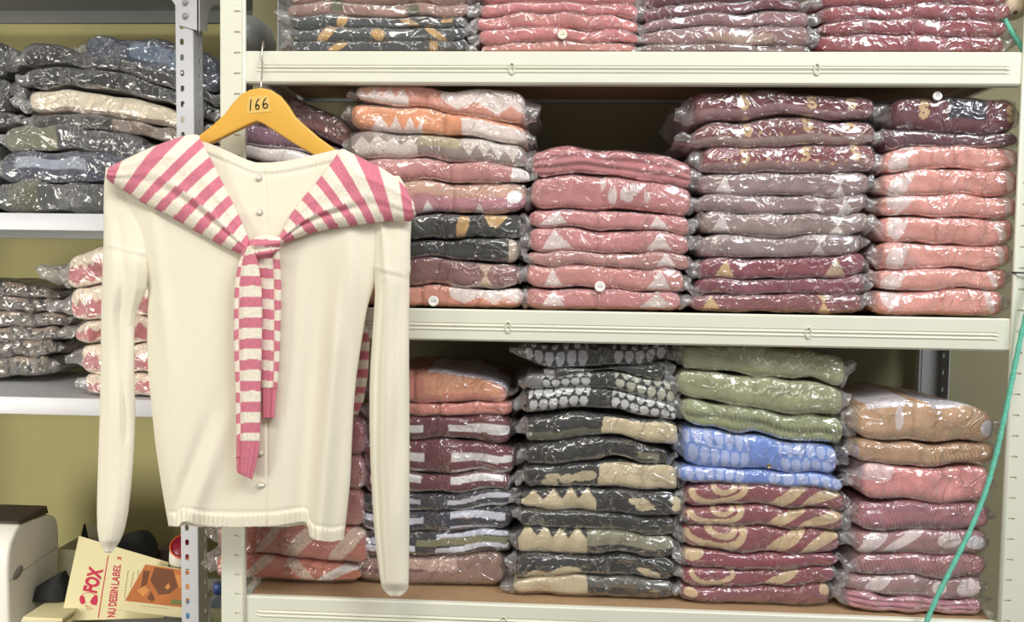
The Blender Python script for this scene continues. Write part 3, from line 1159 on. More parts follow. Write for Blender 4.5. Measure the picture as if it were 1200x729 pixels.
# lower shelf --------------------------------------------------------------
LW = C(226, 196, 178)
YF = Yof(330, 684, zB)
stack('stack behind cardigan hem', 'bagged sweaters behind the cardigan hem', [
    ('dusty rose bagged sweater', 262, 428, (488, 490, 494), (530, 531, 534), P_plain(ROSE)),
    ('mauve pink bagged sweater', 262, 428, (531, 532, 535), (572, 573, 576), P_plain(C(190, 126, 126))),
    ('rose pink bagged sweater', 262, 428, (573, 574, 577), (612, 614, 622), P_plain(C(196, 124, 122))),
    ('coral bagged sweater with cream leaf shapes', 252, 432, (613, 615, 623), (650, 654, 664),
     L((diag(.35, .035, .16), LW * .9), (diag(.58, .05, .2), LW), (diag(.84, .06, .2), LW), base=C(206, 124, 108)), dict(ear=(14, 5))),
    ('coral bagged sweater with white leaf shapes', 250, 424, (653, 656, 667), (682, 685, 690),
     L((diag(.30, .04, .16), LW), (diag(.60, .05, -.14, .5, .7), LW), (diag(.82, .055, .2), WHITE), base=C(220, 134, 112)), dict(ear=(14, 8))),
], z=zB, Y=YF, D=.18)
YG = Yof(510, 688, zB)


def bars(base, wht, ph=0.0, amp=0.0, b0=.30, b1=.66, second=False):
    els = [(wavebar(.06, .40, b0, b1, amp, ph), wht), (wavebar(.59, .965, b0, b1, amp, ph), wht)]
    if second:
        els += [(wavebar(.06, .40, -.05, .10, amp, ph), wht), (wavebar(.59, .965, -.05, .10, amp, ph), wht)]
    return L(*els, base=base)


MB2 = C(110, 48, 58)
WH = C(234, 230, 228)
stack('white-barred stack by sleeve', 'bagged sweaters in the striped stack', [
    ('coral and white folded sweater in clear bag', 434, 596, (436, 434, 450), (470, 471, 472),
     L((lambda u, v, a: (v > .86 + .25 * np.abs(u - .7)) & (u > .42) & (v < 3.8 - 1.5 * np.abs(u - .7)), C(240, 236, 248)), (bx(-1, .18, .9, 4), C(214, 206, 220)), (bx(.4, .95, .3, .9), C(234, 164, 122)), base=C(222, 140, 122)),
     dict(crease=(.32,), ear=(5, 6))),
    ('thin coral bagged sweater', 430, 602, (472, 473, 473), (486, 487, 488), P_plain(C(216, 134, 120)), dict(crease=(.5,), ear=(5, 6))),
    ('maroon bagged sweater with one thick white bar', 428, 602, (488, 489, 490), (514, 516, 519), bars(MB2, WH, b0=.32, b1=.66), dict(ear=(6, 6))),
    ('maroon bagged sweater with white bar and trim', 426, 606, (516, 518, 521), (551, 554, 552), bars(MB2 * 1.15, WH, b0=.38, b1=.66, second=True), dict(ear=(6, 7))),
    ('maroon bagged sweater with bright white bar', 426, 600, (553, 556, 553), (576, 577, 573), bars(MB2 * 1.1, WH, b0=.5, b1=.9, second=True), dict(ear=(6, 9))),
    ('dark grey bagged sweater with curved white bar', 424, 604, (578, 579, 574), (599, 600, 592), bars(C(52, 52, 62), C(206, 206, 220), amp=.10, b0=.42, b1=.72, second=True), dict(ear=(7, 6))),
    ('navy bagged sweater with wavy white bar', 424, 604, (600, 601, 593), (622, 623, 617), bars(C(40, 42, 60), C(214, 214, 232), ph=2, amp=.14, b0=.5, b1=.86, second=True), dict(ear=(7, 6))),
    ('olive and navy bagged sweater with white bars', 424, 606, (623, 624, 618), (648, 652, 644),
     L((wavebar(.02, .36, .15, .42, .08), C(226, 226, 244)), (wavebar(.5, .96, .15, .40, .08), C(226, 226, 244)), (wavebar(.02, .3, .62, .86, -.1, 1), C(200, 200, 226)), (wavebar(.5, .96, .72, .92, .04), C(206, 206, 226)), (bx(.36, .95, .42, .72), C(132, 132, 96)), base=C(40, 42, 50)), dict(ear=(7, 7))),
    ('mauve brown bagged sweater with dark band', 420, 596, (652, 654, 646), (687, 688, 689),
     L((bx(-1, .45, .42, .62), C(118, 62, 66)), (bx(.3, .7, .5, .9), C(196, 160, 144)), base=C(150, 116, 106)), dict(ear=(6, 8))),
], z=zB, Y=YG)
YH = Yof(700, 702, zB)
BG = C(206, 188, 150)
BK = C(26, 27, 25)
AR = C(196, 196, 198)
OG = C(118, 118, 92)
stack('black and beige stack', 'bagged sweaters in the black and beige stack', [
    ('black bagged sweater with grey pointed ovals', 612, 786, (402, 402, 404), (422, 431, 424),
     L((ogee(.02, .44, 6, 1.35), C(176, 176, 186)), (ogee(.60, 1.0, 5.5, 1.35), C(176, 176, 186)), base=BK), dict(ear=(8, 6))),
    ('crumpled black bagged sweater', 650, 782, (432, 432, 426), (440, 436, 446), P_plain(C(26, 28, 32)), dict(wob=.003, ear=(6, 8))),
    ('black bagged sweater with grey hearts, no gap', 616, 794, (440, 437, 450), (460, 455, 478),
     L((ogee(.12, .44, 5, 1.6), C(182, 182, 184)), (ogee(.58, 1.0, 6, 1.6), C(178, 178, 160)), (bx(-.1, .12), C(120, 120, 120)), base=BK), dict(ear=(4, 6))),
    ('black bagged sweater with light grey hearts', 614, 798, (462, 456, 479), (488, 478, 497),
     L((ogee(.04, .42, 6, 1.7), AR), (ogee(.57, .98, 6.5, 1.7), AR), base=BK), dict(ear=(5, 6))),
    ('black bagged sweater, right half beige', 618, 802, (493, 486, 500), (521, 509, 529),
     L((bx(.51, .97, .05, .95), BG), (bx(-.1, .5, -1, .35), OG * .6), base=BK), dict(ear=(6, 5))),
    ('rumpled all-black bagged sweater', 618, 790, (524, 513, 531), (547, 539, 546), L((bx(.8, .93, .2, .6), C(120, 112, 84)), base=BK), dict(ear=(5, 6), wob=.003)),
    ('black bagged sweater with beige right panel', 616, 804, (549, 543, 548), (574, 572, 577),
     L((bx(.49, .97, .05, .95), BG), (spots(8, 5, .05, .46, .2, .5, .06), BG * .85), base=BK), dict(ear=(4, 5))),
    ('beige and black bagged sweater, zigzag top', 612, 806, (578, 575, 580), (598, 600, 606),
     L((zig(.02, .48, .55, .5, 4), BG), (spots(9, 5, .72, 1, .3, .9, .06), BG), base=BK), dict(ear=(6, 6))),
    ('glossy black bagged sweater', 612, 800, (600, 602, 610), (620, 619, 632), L((ell(.1, .4, .06, .3), C(90, 88, 80)), base=BK), dict(ear=(5, 4))),
    ('beige and olive bagged sweater', 608, 798, (622, 621, 633), (648, 651, 656),
     L((zig(.02, .45, .7, .4, 4), BG), (bx(.45, 1, .4, 1.4), C(140, 138, 112)), base=BK), dict(ear=(6, 5))),
    ('black bagged sweater with beige spots below', 608, 798, (650, 653, 658), (679, 674, 684),
     L((spots(4, 3, .08, .35, .05, .25, .06), BG), (spots(14, 3, .75, .95, .05, .3, .05), BG), base=BK), dict(ear=(6, 6))),
    ('beige bagged sweater, right half black', 606, 798, (681, 677, 685), (700, 702, 705),
     L((bx(-.1, .46), BG * .95), (spots(3, 4, .76, .95, .5, .95, .05), C(184, 170, 120)), (bx(.46, 1, .5, 2), C(92, 90, 80)), base=BK), dict(ear=(6, 6))),
], z=zB, Y=YH)
YI = Yof(900, 710.5, zB)
GR = C(158, 160, 118)
BL1, BL2 = C(112, 148, 226), C(176, 190, 236)
ZT1 = C(214, 184, 140)


def zebra(k):
    r = [(.40, .05), (.38, .1), (.36, 0), (.4, .2)][k % 4]
    return L((curl(.20, .78, .17, .62, .16), ZT1), (curl(.24, .95, .07, .35, .13), ZT1), (diag(.64, .055, .16), ZT1), (diag(.86, .06, .18), ZT1), base=C(144, 68, 76))


stack('green-topped stack', 'bagged sweaters in the green-topped stack', [
    ('olive green bagged sweater under the beam', 800, 996, (404, 406, 420), (432, 440, 452),
     L((dots(.4, 26, .4, .9), C(206, 206, 170)), base=GR), dict(ear=(9, 6), wob=.0025)),
    ('olive green bagged sweater with dotted diamonds', 796, 994, (434, 442, 455), (461, 480, 488),
     L((dots(.5, 30, .2, .95), C(212, 212, 180)), base=GR), dict(ear=(12, 6), crease=(.45,), wob=.0025)),
    ('olive green bagged sweater with ribbed cuff', 802, 994, (464, 483, 490), (494, 512, 521), P_plain(C(150, 156, 112)), dict(ear=(6, 8), rib=(.3, .98, .0065, .0012), nu=190, layers=2, wob=.003)),
    ('bright blue bagged sweater with pale ovals', 804, 990, (498, 514, 523), (546, 550, 560),
     L((ogee(.02, .42, 6, 2), BL2), (ogee(.62, 1, 5.5, 2), BL2), base=BL1), dict(ear=(6, 10), buttons=[(901, 546, .004, 'brass')])),
    ('thin blue bagged sweater with pale ovals', 800, 996, (548, 552, 562), (563, 567, 577),
     L((ogee(.02, .42, 6, 1), BL2), (ogee(.55, 1, 6, 1), BL2), base=BL1 * .95), dict(ear=(4, 10))),
    ('maroon bagged sweater with tan swirls', 808, 1000, (568, 569, 579), (593, 594, 602), zebra(0), dict(ear=(4, 5))),
    ('maroon bagged sweater with tan hook shape', 808, 998, (595, 596, 603), (615, 619, 622), zebra(1), dict(ear=(4, 8))),
    ('maroon bagged sweater with broad tan swirls', 808, 996, (617, 621, 623), (643, 648, 648), zebra(2), dict(ear=(5, 8))),
    ('plain wine bagged sweater with tan corner', 808, 994, (645, 650, 650), (664, 666, 665),
     L((ell(.05, .8, .08, .5), ZT1), base=C(146, 58, 76)), dict(ear=(5, 9))),
    ('maroon bagged sweater with small tan leaf', 808, 990, (666, 668, 667), (684, 688, 686), L((curl(.20, .8, .14, .6, .14), ZT1), (diag(.66, .06, .16), ZT1), base=C(144, 64, 76)), dict(ear=(6, 12))),
    ('maroon bagged sweater resting on brown board', 806, 986, (686, 690, 688), (708, 711.5, 714),
     L((ell(.07, .6, .05, .4), ZT1), (ell(.97, .75, .08, .35), ZT1), base=C(140, 68, 78)), dict(ear=(6, 12))),
], z=zB, Y=YI)
YJ = Yof(1100, 721, zB)
TB = C(200, 158, 118)
stack('tan-topped stack', 'bagged sweaters in the tan-topped stack', [
    ('tan bagged cardigan with white leaf shapes', 1010, 1174, (474, 471, 486), (512, 519, 517),
     L((lambda u, v, a: (v > .85) & (v < 2.6) & (np.abs(u - .22) < .16), C(220, 212, 218)), (lambda u, v, a: (v > .85 + .6 * np.abs(u - .62)) & (v < 2.6) & (np.abs(u - .70) < .19), C(222, 216, 226)), (ell(.30, .55, .03, .3), C(216, 200, 196)), (ell(.97, .45, .06, .3), C(222, 216, 228)), base=TB),
     dict(crease=(.39, .55), ear=(8, 5))),
    ('tan bagged sweater with ribbed right half', 1010, 1174, (514, 522, 519), (542, 546, 540), P_plain(C(190, 148, 110)), dict(crease=(.45,), rib=(.55, 1, .006, .0012), nu=180, ear=(7, 5))),
    ('pink bagged sweater with ribbed cuff', 1018, 1172, (545, 549, 548), (583, 588, 589), L((bx(.0, .22, .55, 2), C(236, 196, 196)), base=C(224, 144, 142)), dict(rib=(.45, .66, .005, .0012), nu=180, ear=(10, 5), wob=.002)),
    ('mauve ribbed bagged sweater', 1014, 1172, (590, 591, 593), (621, 622, 620), P_plain(C(172, 108, 118)), dict(rib=(0, .7, .0052, .0013), nu=190, layers=1, ear=(6, 4))),
    ('mauve bagged sweater with white leaves', 1014, 1172, (624, 623, 622), (650, 651, 652),
     L((diag(.12, .07, .12), WT), (diag(.33, .06, .2), WT), (ell(.68, .6, .1, .3), WT), (ell(.9, .5, .1, .3), C(220, 212, 218)), base=C(172, 122, 124)), dict(ear=(8, 4))),
    ('mauve bagged sweater with slanted ribs', 1016, 1170, (652, 652, 653), (675, 676, 678), P_plain(C(176, 114, 120)), dict(rib=(0.02, .62, .0055, .0014), nu=190, ear=(8, 4))),
    ('greyish mauve bagged sweater with white leaves', 1008, 1168, (677, 678, 679), (692, 700, 702),
     L((diag(.2, .06, .1), WT), (ell(.65, .6, .06, .35), WT), (ell(.88, .5, .09, .4), WT), base=C(164, 124, 124)), dict(ear=(9, 5))),
    ('mauve pink bagged sweater resting on board', 1006, 1168, (692, 702, 703), (714, 720, 722), P_plain(C(194, 128, 142)), dict(layers=3, ear=(9, 5), wob=.003)),
], z=zB, Y=YJ)

# ------------------------------------------------------------------ the back-left rack's contents
YL = LY + 0.055
DG = C(66, 68, 70)
stack('dark back-left stack', 'dark bagged clothes on the back-left rack', [
    ('slate blue bagged denim garment', 100, 258, (42, 46, 66), (66, 84, 110), L((bx(.35, .8, .3, .8), C(96, 116, 142)), base=C(50, 62, 82)), dict(name='bagged_garment', cat='garment', wob=.004, ear=(10, 6))),
    ('charcoal bagged garment with shiny film', 30, 250, (52, 66, 110), (76, 84, 122), P_plain(C(40, 40, 41)), dict(name='bagged_garment', cat='garment', wob=.004, ear=(8, 6))),
    ('black bagged garment with bright bag corner', 34, 250, (78, 86, 123), (102, 106, 142), P_plain(C(28, 30, 33)), dict(name='bagged_garment', cat='garment', wob=.004, ear=(14, 6))),
    ('cream bagged garment', 34, 226, (106, 110, 138), (134, 134, 160), L((bx(-1, 2, -1, .2), C(150, 130, 112)), base=C(226, 212, 186)), dict(name='bagged_garment', cat='garment', wob=.003, ear=(18, 4))),
    ('brown black bagged garment', 40, 226, (136, 136, 162), (150, 152, 176), L((bx(.5, 2), C(128, 108, 94)), base=C(56, 50, 46)), dict(name='bagged_garment', cat='garment', wob=.004, ear=(6, 4))),
    ('dark grey bagged garment with olive end', 6, 172, (146, 148, 162), (178, 176, 188), L((bx(-1, .38), C(112, 112, 84)), base=C(66, 66, 68)), dict(name='bagged_garment', cat='garment', wob=.005, ear=(10, 6))),
    ('navy and silver bagged garment', 2, 172, (180, 178, 190), (210, 212, 216), L((bx(.1, .6, .4, .8), C(150, 158, 176)), base=C(52, 58, 82)), dict(name='bagged_garment', cat='garment', wob=.005, ear=(8, 6))),
    ('grey olive bagged garment on the shelf', -6, 172, (212, 214, 218), (248, 248, 249), L((bx(.1, .3), C(96, 94, 74)), base=C(72, 74, 72)), dict(name='bagged_garment', cat='garment', wob=.005, ear=(8, 6))),
], z=zl_up, Y=YL, D=.28)
stack('black far-left pile', 'black bagged clothes at the far left', [
    ('black bagged garment with light top', -130, 12, (54, 52, 50), (88, 88, 90), P_plain(C(52, 52, 50)), dict(name='bagged_garment', cat='garment', wob=.004, ear=(6, 6))),
    ('black bagged garment', -130, 16, (90, 90, 92), (126, 128, 130), P_plain(C(34, 34, 34)), dict(name='bagged_garment', cat='garment', wob=.004, ear=(6, 6))),
    ('deep black bagged garment', -130, 18, (128, 130, 132), (148, 148, 148), P_plain(C(32, 33, 32)), dict(name='bagged_garment', cat='garment', wob=.003, ear=(6, 6))),
    ('dull black bagged garment', -130, -16, (150, 150, 150), (249, 249, 249), P_plain(C(30,31,30)), dict(name='bagged_garment', cat='garment', wob=.003, ear=(6, 4))),
], z=zl_up, Y=YL + .02, D=.28)


def ruffle(k):
    def f(u, v, a):
        c = paint(C(196, 112, 116), len(u))
        w = .58 + .08 * np.sin(u * 60 + k) + .05 * np.sin(u * 23 + 2 * k)
        put(c, (v > w) & (v < 1.6), C(232, 214, 190))
        put(c, (v < .12 + .05 * np.sin(u * 45 + k)), C(226, 204, 184))
        return c
    return f


stack('knit pile behind sleeve', 'bagged pink and cream knits behind the left sleeve', [
    ('pink and cream ruffled bagged knit', 76, 196, (304, 286, 290), (338, 332, 330), ruffle(0), dict(mat='chunky_knit', ear=(30, 4), wob=.004)),
    ('pink bagged knit with cream edge', 80, 196, (342, 334, 332), (374, 372, 370), ruffle(1), dict(mat='chunky_knit', ear=(22, 4), wob=.004)),
    ('flat cream and pink bagged knit', 84, 196, (380, 374, 372), (402, 402, 400), ruffle(2), dict(mat='chunky_knit', ear=(16, 4), wob=.004)),
    ('cream-topped pink bagged knit', 92, 196, (406, 404, 402), (434, 436, 436), ruffle(3), dict(mat='chunky_knit', ear=(14, 4), wob=.004)),
    ('pale pink bagged knit on the white shelf', 96, 196, (437, 438, 438), (463, 463, 463), ruffle(4), dict(mat='chunky_knit', ear=(10, 4), wob=.004)),
], z=zl_lo, Y=LY + .03, D=.26)


def dimstripe(k):
    def f(u, v, a):
        c = paint(C(104, 92, 78), len(u))
        put(c, np.sin(u * 70 + v * 3 + k) > .35, C(48, 44, 38))
        put(c, (v > .7) & (v < 1.0) & (np.sin(u * 20 + k) > 0), C(140, 118, 100))
        return c
    return f


stack('dim striped far-left pile', 'dim striped clothes on the lower left shelf', [
    ('dark grey striped garment', -90, 62, (334, 328, 340), (350, 346, 352), dimstripe(0), dict(name='folded_garment', cat='garment', wob=.003, ear=(2, 2))),
    ('grey brown garment with dark dashes', -90, 72, (351, 347, 353), (366, 364, 366), dimstripe(1), dict(name='folded_garment', cat='garment', wob=.003, ear=(2, 2))),
    ('taupe garment with dark stripes', -90, 76, (367, 365, 367), (384, 382, 382), dimstripe(2), dict(name='folded_garment', cat='garment', wob=.003, ear=(2, 2))),
    ('dark taupe garment with faint stripes', -90, 70, (385, 383, 383), (402, 400, 398), dimstripe(3), dict(name='folded_garment', cat='garment', wob=.003, ear=(2, 2))),
    ('olive grey striped garment', -90, 64, (403, 401, 399), (422, 420, 416), dimstripe(4), dict(name='folded_garment', cat='garment', wob=.003, ear=(2, 2))),
    ('olive grey garment on the shelf', -90, 56, (423, 421, 417), (446, 443, 438), dimstripe(5), dict(name='folded_garment', cat='garment', wob=.003, ear=(2, 2))),
], z=zl_lo, Y=LY + .20, D=.24)


# ------------------------------------------------------------------ hanger, cardigan and striped shawl
YC = -0.052                                  # the plane they hang in, just in front of the beam


def at2(p, Y):
    return at(p[0], p[1], Y)


hb = at(305, 120, YC)
hanger = thing('clothes_hanger', 'yellow wooden clothes hanger marked 166 on the white beam', 'hanger', tuple(hb))
up = [(150, 212), (190, 186), (232, 159), (248, 147), (262, 134), (272, 121), (282, 110), (293, 104.5), (305, 102.5), (317, 105), (328, 112),
      (337, 123), (345, 136), (357, 147), (372, 160), (390, 173), (425, 196), (462, 226)]
lo = [(458, 236), (420, 213), (388, 193), (366, 181), (345, 169), (322, 154), (308, 145), (301, 142), (293, 145), (272, 155), (246, 168), (225, 177), (192, 196), (154, 221)]
mb = MB()
mb.prism([at2(p, YC - 0.006) for p in up + lo], (0, 0.012, 0))
mb.build('wooden_body', M['wood'], hanger, bevel=0.0028, seg=3)
tq = [(290.5, 114), (315.5, 112), (317, 131), (289, 133)]
mb = MB(); mb.prism([at2(p, YC - 0.0066) for p in tq], (0, 0.0006, 0))
tape = mb.build('number_tape', M['tape'], hanger)
mb = MB()
Yi = YC - 0.0072
strokes = [[(294.2, 116.5), (293.6, 122), (293.2, 129.5)],
           [(303.4, 115.5), (300.6, 119.5), (299.4, 124.5), (300.2, 127.6), (302.2, 128), (303.8, 126), (303.4, 123.4), (301.6, 122.6), (299.9, 124.4)],
           [(311.6, 114.6), (309.0, 118.4), (308.0, 123), (308.6, 126.2), (310.8, 126.8), (313.4, 125.4), (313.8, 122.6), (312.0, 121.2), (309.4, 122), (308.3, 123.8)]]
for st in strokes:
    mb.tube([at2(p, Yi) for p in st], 0.00085, 6)
mb.build('handwritten_number', M['ink'], tape, smooth=True)
mb = MB()
hk = [(305.5, 108, YC), (305.8, 100, YC), (307, 88, YC + .008), (307.6, 76, -.018), (306.6, 68, -.010), (307.2, 61, -.0075), (307.6, 54, -.006), (308.4, 49, .001),
      (308.8, 49, .009), (309, 53, .013), (309, 57, .0145)]
mb.tube([at(*p) for p in hk], 0.0014, 8)
mb.build('wire_hook', M['wire'], hanger, smooth=True)

# ---- cardigan
cb = at(300, 620, YC)
card = thing('cardigan', 'cream knitted cardigan on the wooden hanger under a striped shawl', 'cardigan', tuple(cb))
KN = C(234, 227, 207)


def interp(x, pts):
    a = np.array(pts, dtype=float)
    return np.interp(x, a[:, 0], a[:, 1])


def smooth_interp(x, pts, k=9):
    xs = np.linspace(pts[0][0], pts[-1][0], 400)
    y = interp(xs, pts)
    ker = np.hanning(2 * k + 3)[1:-1]
    ker /= ker.sum()
    yp = np.pad(y, k, mode='reflect', reflect_type='odd')
    return np.interp(x, xs, np.convolve(yp, ker, 'valid'))


XL = [(150, 136), (190, 137), (215, 139), (260, 147), (300, 159), (325, 170), (338, 174.5), (360, 173), (400, 172), (440, 174), (480, 178), (520, 182), (560, 188), (590, 193), (617, 198), (640, 200)]
XR = [(150, 466), (200, 468), (230, 467), (260, 462), (300, 452), (335, 439), (358, 431), (400, 424), (440, 418), (480, 414.5), (520, 412.5), (560, 411), (600, 407), (632, 403), (650, 402)]
TOPU = [(0, 196), (.05, 190), (.14, 176), (.26, 161), (.33, 168), (.40, 178), (.46, 187), (.49, 190.5), (.545, 190.5), (.60, 188.5), (.68, 183), (.75, 177.5), (.785, 175), (.84, 182), (.92, 198), (1, 212)]
BOTU = [(0, 616), (.055, 617), (.075, 612), (.10, 611), (.16, 614), (.25, 617), (.40, 617.5), (.60, 616), (.76, 611), (.785, 614), (.80, 628), (.84, 633), (.93, 635), (1, 632)]
NU, NVV = 300, 190
u = np.linspace(0, 1, NU)
v = np.linspace(0, 1, NVV)
UU, VV = np.meshgrid(u, v)
tp = smooth_interp(UU.ravel(), TOPU, 4).reshape(UU.shape)
bt_ = smooth_interp(UU.ravel(), BOTU, 3).reshape(UU.shape)
PY = tp + (bt_ - tp) * VV
xl = smooth_interp(PY.ravel(), XL, 12).reshape(UU.shape)
xr = smooth_interp(PY.ravel(), XR, 12).reshape(UU.shape)
PXX = xl + (xr - xl) * UU


def g(d, w):
    return np.exp(-(d / w) ** 2)


def body_relief(X, Y_):
    """folds of the hanging knit: metres toward the viewer"""
    r = np.zeros(X.shape)
    lowr = np.clip((Y_ - 300) / 250, 0, 1)
    # left fold running from the waist down to the hem corner
    xf = 262 - (Y_ - 480) * 0.36
    xf = np.where(Y_ < 480, 262, xf)
    r += 0.0065 * g(X - xf - 6, 13) * np.clip((Y_ - 455) / 110, 0, 1)
    r -= 0.0060 * g(X - xf + 12, 10) * np.clip((Y_ - 450) / 110, 0, 1)
    # right fold from under the arm to the longer hem piece
    xg = 402 - (Y_ - 280) * 0.088
    r += 0.010 * g(X - xg - 2, 11) * np.clip((Y_ - 250) / 160, 0, 1)
    r -= 0.007 * g(X - xg + 20, 13) * np.clip((Y_ - 280) / 160, 0, 1)
    # drags from the arm pits
    r += 0.005 * g(X - (184 + (Y_ - 300) * .10), 9) * g(Y_ - 330, 90)
    r += 0.006 * g(X - (412 + (Y_ - 300) * .02), 9) * g(Y_ - 340, 70)
    r += 0.0030 * np.sin(X / 19.0 + Y_ / 160.0) * lowr + 0.0016 * np.sin(X / 31.0 + 1.4 + Y_ / 90.0)
    # button band overlap
    xb = np.interp(Y_, [190, 270, 480, 620], [309, 314, 313, 313])
    r += 0.0012 / (1 + np.exp(-(xb - X) * 1.6)) * 1.0
    r -= 0.0016 * g(X - xb, 1.4)
    # hem and neck ribs
    hem = np.clip((Y_ - (bt_ - 15)) / 2.0, 0, 1)
    r += hem * (0.0010 * np.sin(2 * PI * X / 5.6) + 0.0016)
    r -= 0.0016 * g(Y_ - (bt_ - 16), 1.6)
    nk = ((UU > .30) & (UU < .80)) * np.clip(((tp + 13) - Y_) / 2.0, 0, 1)
    r += nk * (0.0012 * np.sin(2 * PI * (X + .4 * Y_) / 4.6) + 0.0016) - 0.0012 * ((UU > .30) & (UU < .80)) * g(Y_ - (tp + 14), 1.5)
    return r


ex = np.clip(1 - np.abs(2 * UU - 1) ** 5, 0, 1) ** 0.5
rampt = np.where((UU > .28) & (UU < .785), 0.55 + 0.45 * np.clip(VV / .15, 0, 1), np.sqrt(np.clip(VV / .10, 0, 1)))
front = 0.021 * ex * np.maximum(rampt, 0.05)
rel = 1.35 * body_relief(PXX, PY) * np.clip(ex * 1.6, 0, 1) * np.clip(VV / .04, 0.1, 1)
YF_ = YC - front - rel
YB_ = YC + 0.019 * ex * np.maximum(rampt, .05)


def unproj(PX, PYY, YY):
    d = (AX_R[None] * ((PX.ravel() - 600) / F_PX)[:, None] + AX_U[None] * (-(PYY.ravel() - 364.5) / F_PX)[:, None] + AX_D[None])
    return CAM[None] + d * ((YY.ravel() - CAM[1]) / d[:, 1])[:, None]


VF = unproj(PXX, PY, YF_)
# the back hangs straight behind; its hem is a little lower
bot_b = bt_ * 0 + 617.5
PYb = np.where(VV > 0.5, tp + (np.minimum(bot_b, bt_ + 4) - tp) * VV, PY)
PYb = np.where((UU > .3) & (UU < .78), PYb + 6 * (1 - VV) ** 8, PYb)
VB = unproj(PXX, PYb, YB_)
V = np.vstack([VF, VB])
Fc = grid_faces(NVV, NU, closed=False)
n0 = len(VF)
Fb = [(f[3] + n0, f[2] + n0, f[1] + n0, f[0] + n0) for f in Fc]
side = []
for i in range(NVV - 1):
    a, b2 = i * NU, (i + 1) * NU
    side.append((a, b2, b2 + n0, a + n0))
    a, b2 = i * NU + NU - 1, (i + 1) * NU + NU - 1
    side.append((a, a + n0, b2 + n0, b2))
for j in range(NU - 1):
    if u[j] < .28 or u[j] > .785:
        side.append((j, j + n0, j + 1 + n0, j + 1))
cc = np.tile(KN, (len(V), 1))
body = new_mesh('body', V, Fc + Fb + side, M['fine_knit'], card, cols=cc)

# inner back neck seen above the front neckline
# sleeves
LS = [(196, 124, 172), (215, 122, 171), (240, 121.5, 172), (270, 121.5, 172), (292, 121, 173), (298, 120.5, 174), (320, 120, 174.5), (338, 119.5, 172), (352, 119, 166), (366, 118.5, 160), (385, 118.3, 157.5),
      (420, 118, 157.5), (450, 117.5, 158), (480, 117, 158.5), (510, 116, 158), (540, 115, 156.5), (570, 114, 154), (600, 113.5, 150.5), (620, 114, 146.5), (634, 116, 141), (643, 120, 135), (648, 124, 131)]
RS = [(206, 440, 468), (220, 437, 476), (240, 434, 481), (260, 436, 482), (285, 437, 481), (310, 437, 481), (317, 437.5, 481.5), (322, 439, 480), (345, 439.5, 480), (370, 438, 479.5), (400, 436, 479.5), (430, 434, 479.5), (460, 433, 480), (500, 433, 480), (540, 434, 480),
      (580, 436, 480), (620, 438.5, 480), (650, 441.5, 479.5), (680, 445.5, 479), (690, 448, 478.5), (696, 453, 474), (699, 458, 468)]


def sleeve(name, rows, Yc0, crease, seam, flat):
    ys = np.linspace(rows[0][0], rows[-1][0], 230)
    a = np.array(rows, dtype=float)
    L_ = smooth_interp(ys, list(zip(a[:, 0], a[:, 1])), 3)
    R_ = smooth_interp(ys, list(zip(a[:, 0], a[:, 2])), 3)
    nt = 64
    V = []
    for i, y in enumerate(ys):
        c, hw = (L_[i] + R_[i]) / 2, (R_[i] - L_[i]) / 2
        mpp = (CAM[1] * -1 + Yc0) / F_PX
        ty = min(0.021, hw * mpp * 0.62)
        t0 = (y - ys[0]) / (ys[-1] - ys[0])
        ty *= min(1, 0.25 + 3 * t0) * (1.0 if t0 < .97 else max(.4, (1 - t0) / .03))
        for j in range(nt):
            q = 2 * PI * j / nt
            cx, sy = math.cos(q), math.sin(q)
            cx = math.copysign(abs(cx) ** 0.85, cx)
            px = c + hw * cx
            fy = ty * math.copysign(abs(sy) ** 0.8, sy)
            if sy > 0:
                for (cu0, cu1, w, amp, y0, y1) in crease:
                    tt = (y - y0) / (y1 - y0)
                    if 0 < tt < 1:
                        cu = cu0 + (cu1 - cu0) * tt
                        fy += amp * math.exp(-((cx - cu) / w) ** 2) * math.sin(PI * tt) ** 0.5
                fy += 0.0012 * math.sin(y / 23.0 + cx * 2.5)
                if seam:
                    fy += 0.0009 * math.exp(-((y - seam - 6 * cx) / 2.2) ** 2) - 0.0006 * math.exp(-((y - seam - 5 - 6 * cx) / 2.5) ** 2)
                if t0 > .93:
                    fy += 0.0005 * math.sin(j * 2.2)
            V.append(at(px, y, Yc0 - fy))
    V = np.array(V)
    return new_mesh(name, V, grid_faces(len(ys), nt), M['fine_knit'], card, cols=np.tile(KN, (len(V), 1)))


sleeve('sleeve', LS, YC - 0.002, [(-.35, .5, .16, -0.006, 250, 520), (.35, .75, .14, 0.004, 300, 380), (-.62, -.3, .2, 0.003, 260, 640), (.1, .1, .3, .003, 430, 640)], 292, 0)
sleeve('sleeve', RS, YC - 0.008, [(-.55, -.72, .10, -0.005, 330, 690), (-.1, .0, .16, 0.0035, 330, 690), (.45, .35, .16, -0.0035, 300, 600), (-.55, -.35, .15, .004, 235, 330)], 318, 0)

# pearl buttons on the button band
for (px, py, rr) in ((303.5, 209, .0042), (304.5, 249, .0042), (306, 531, .0043), (305, 568.5, .0043), (308.5, 568.5, .003)):
    # front surface at that pixel
    k = np.argmin((PXX - px) ** 2 + (PY - py) ** 2)
    yy = YF_.ravel()[k]
    c = at(px, py, yy)
    mb = MB()
    mb.lathe([(rr * .75, -.0005), (rr, .0012), (rr * .95, .003), (rr * .6, .0044), (rr * .15, .0049)], c, (0, -1, 0.05), 16)
    bt = mb.build('pearl_button', M['pearl'], card, smooth=True)
    mb = MB(); mb.lathe([(rr * 1.12, -.0006), (rr * 1.12, .0009), (rr * .9, .0014)], c, (0, -1, 0.05), 16)
    mb.build('metal_setting', M['brass'], bt, smooth=True)

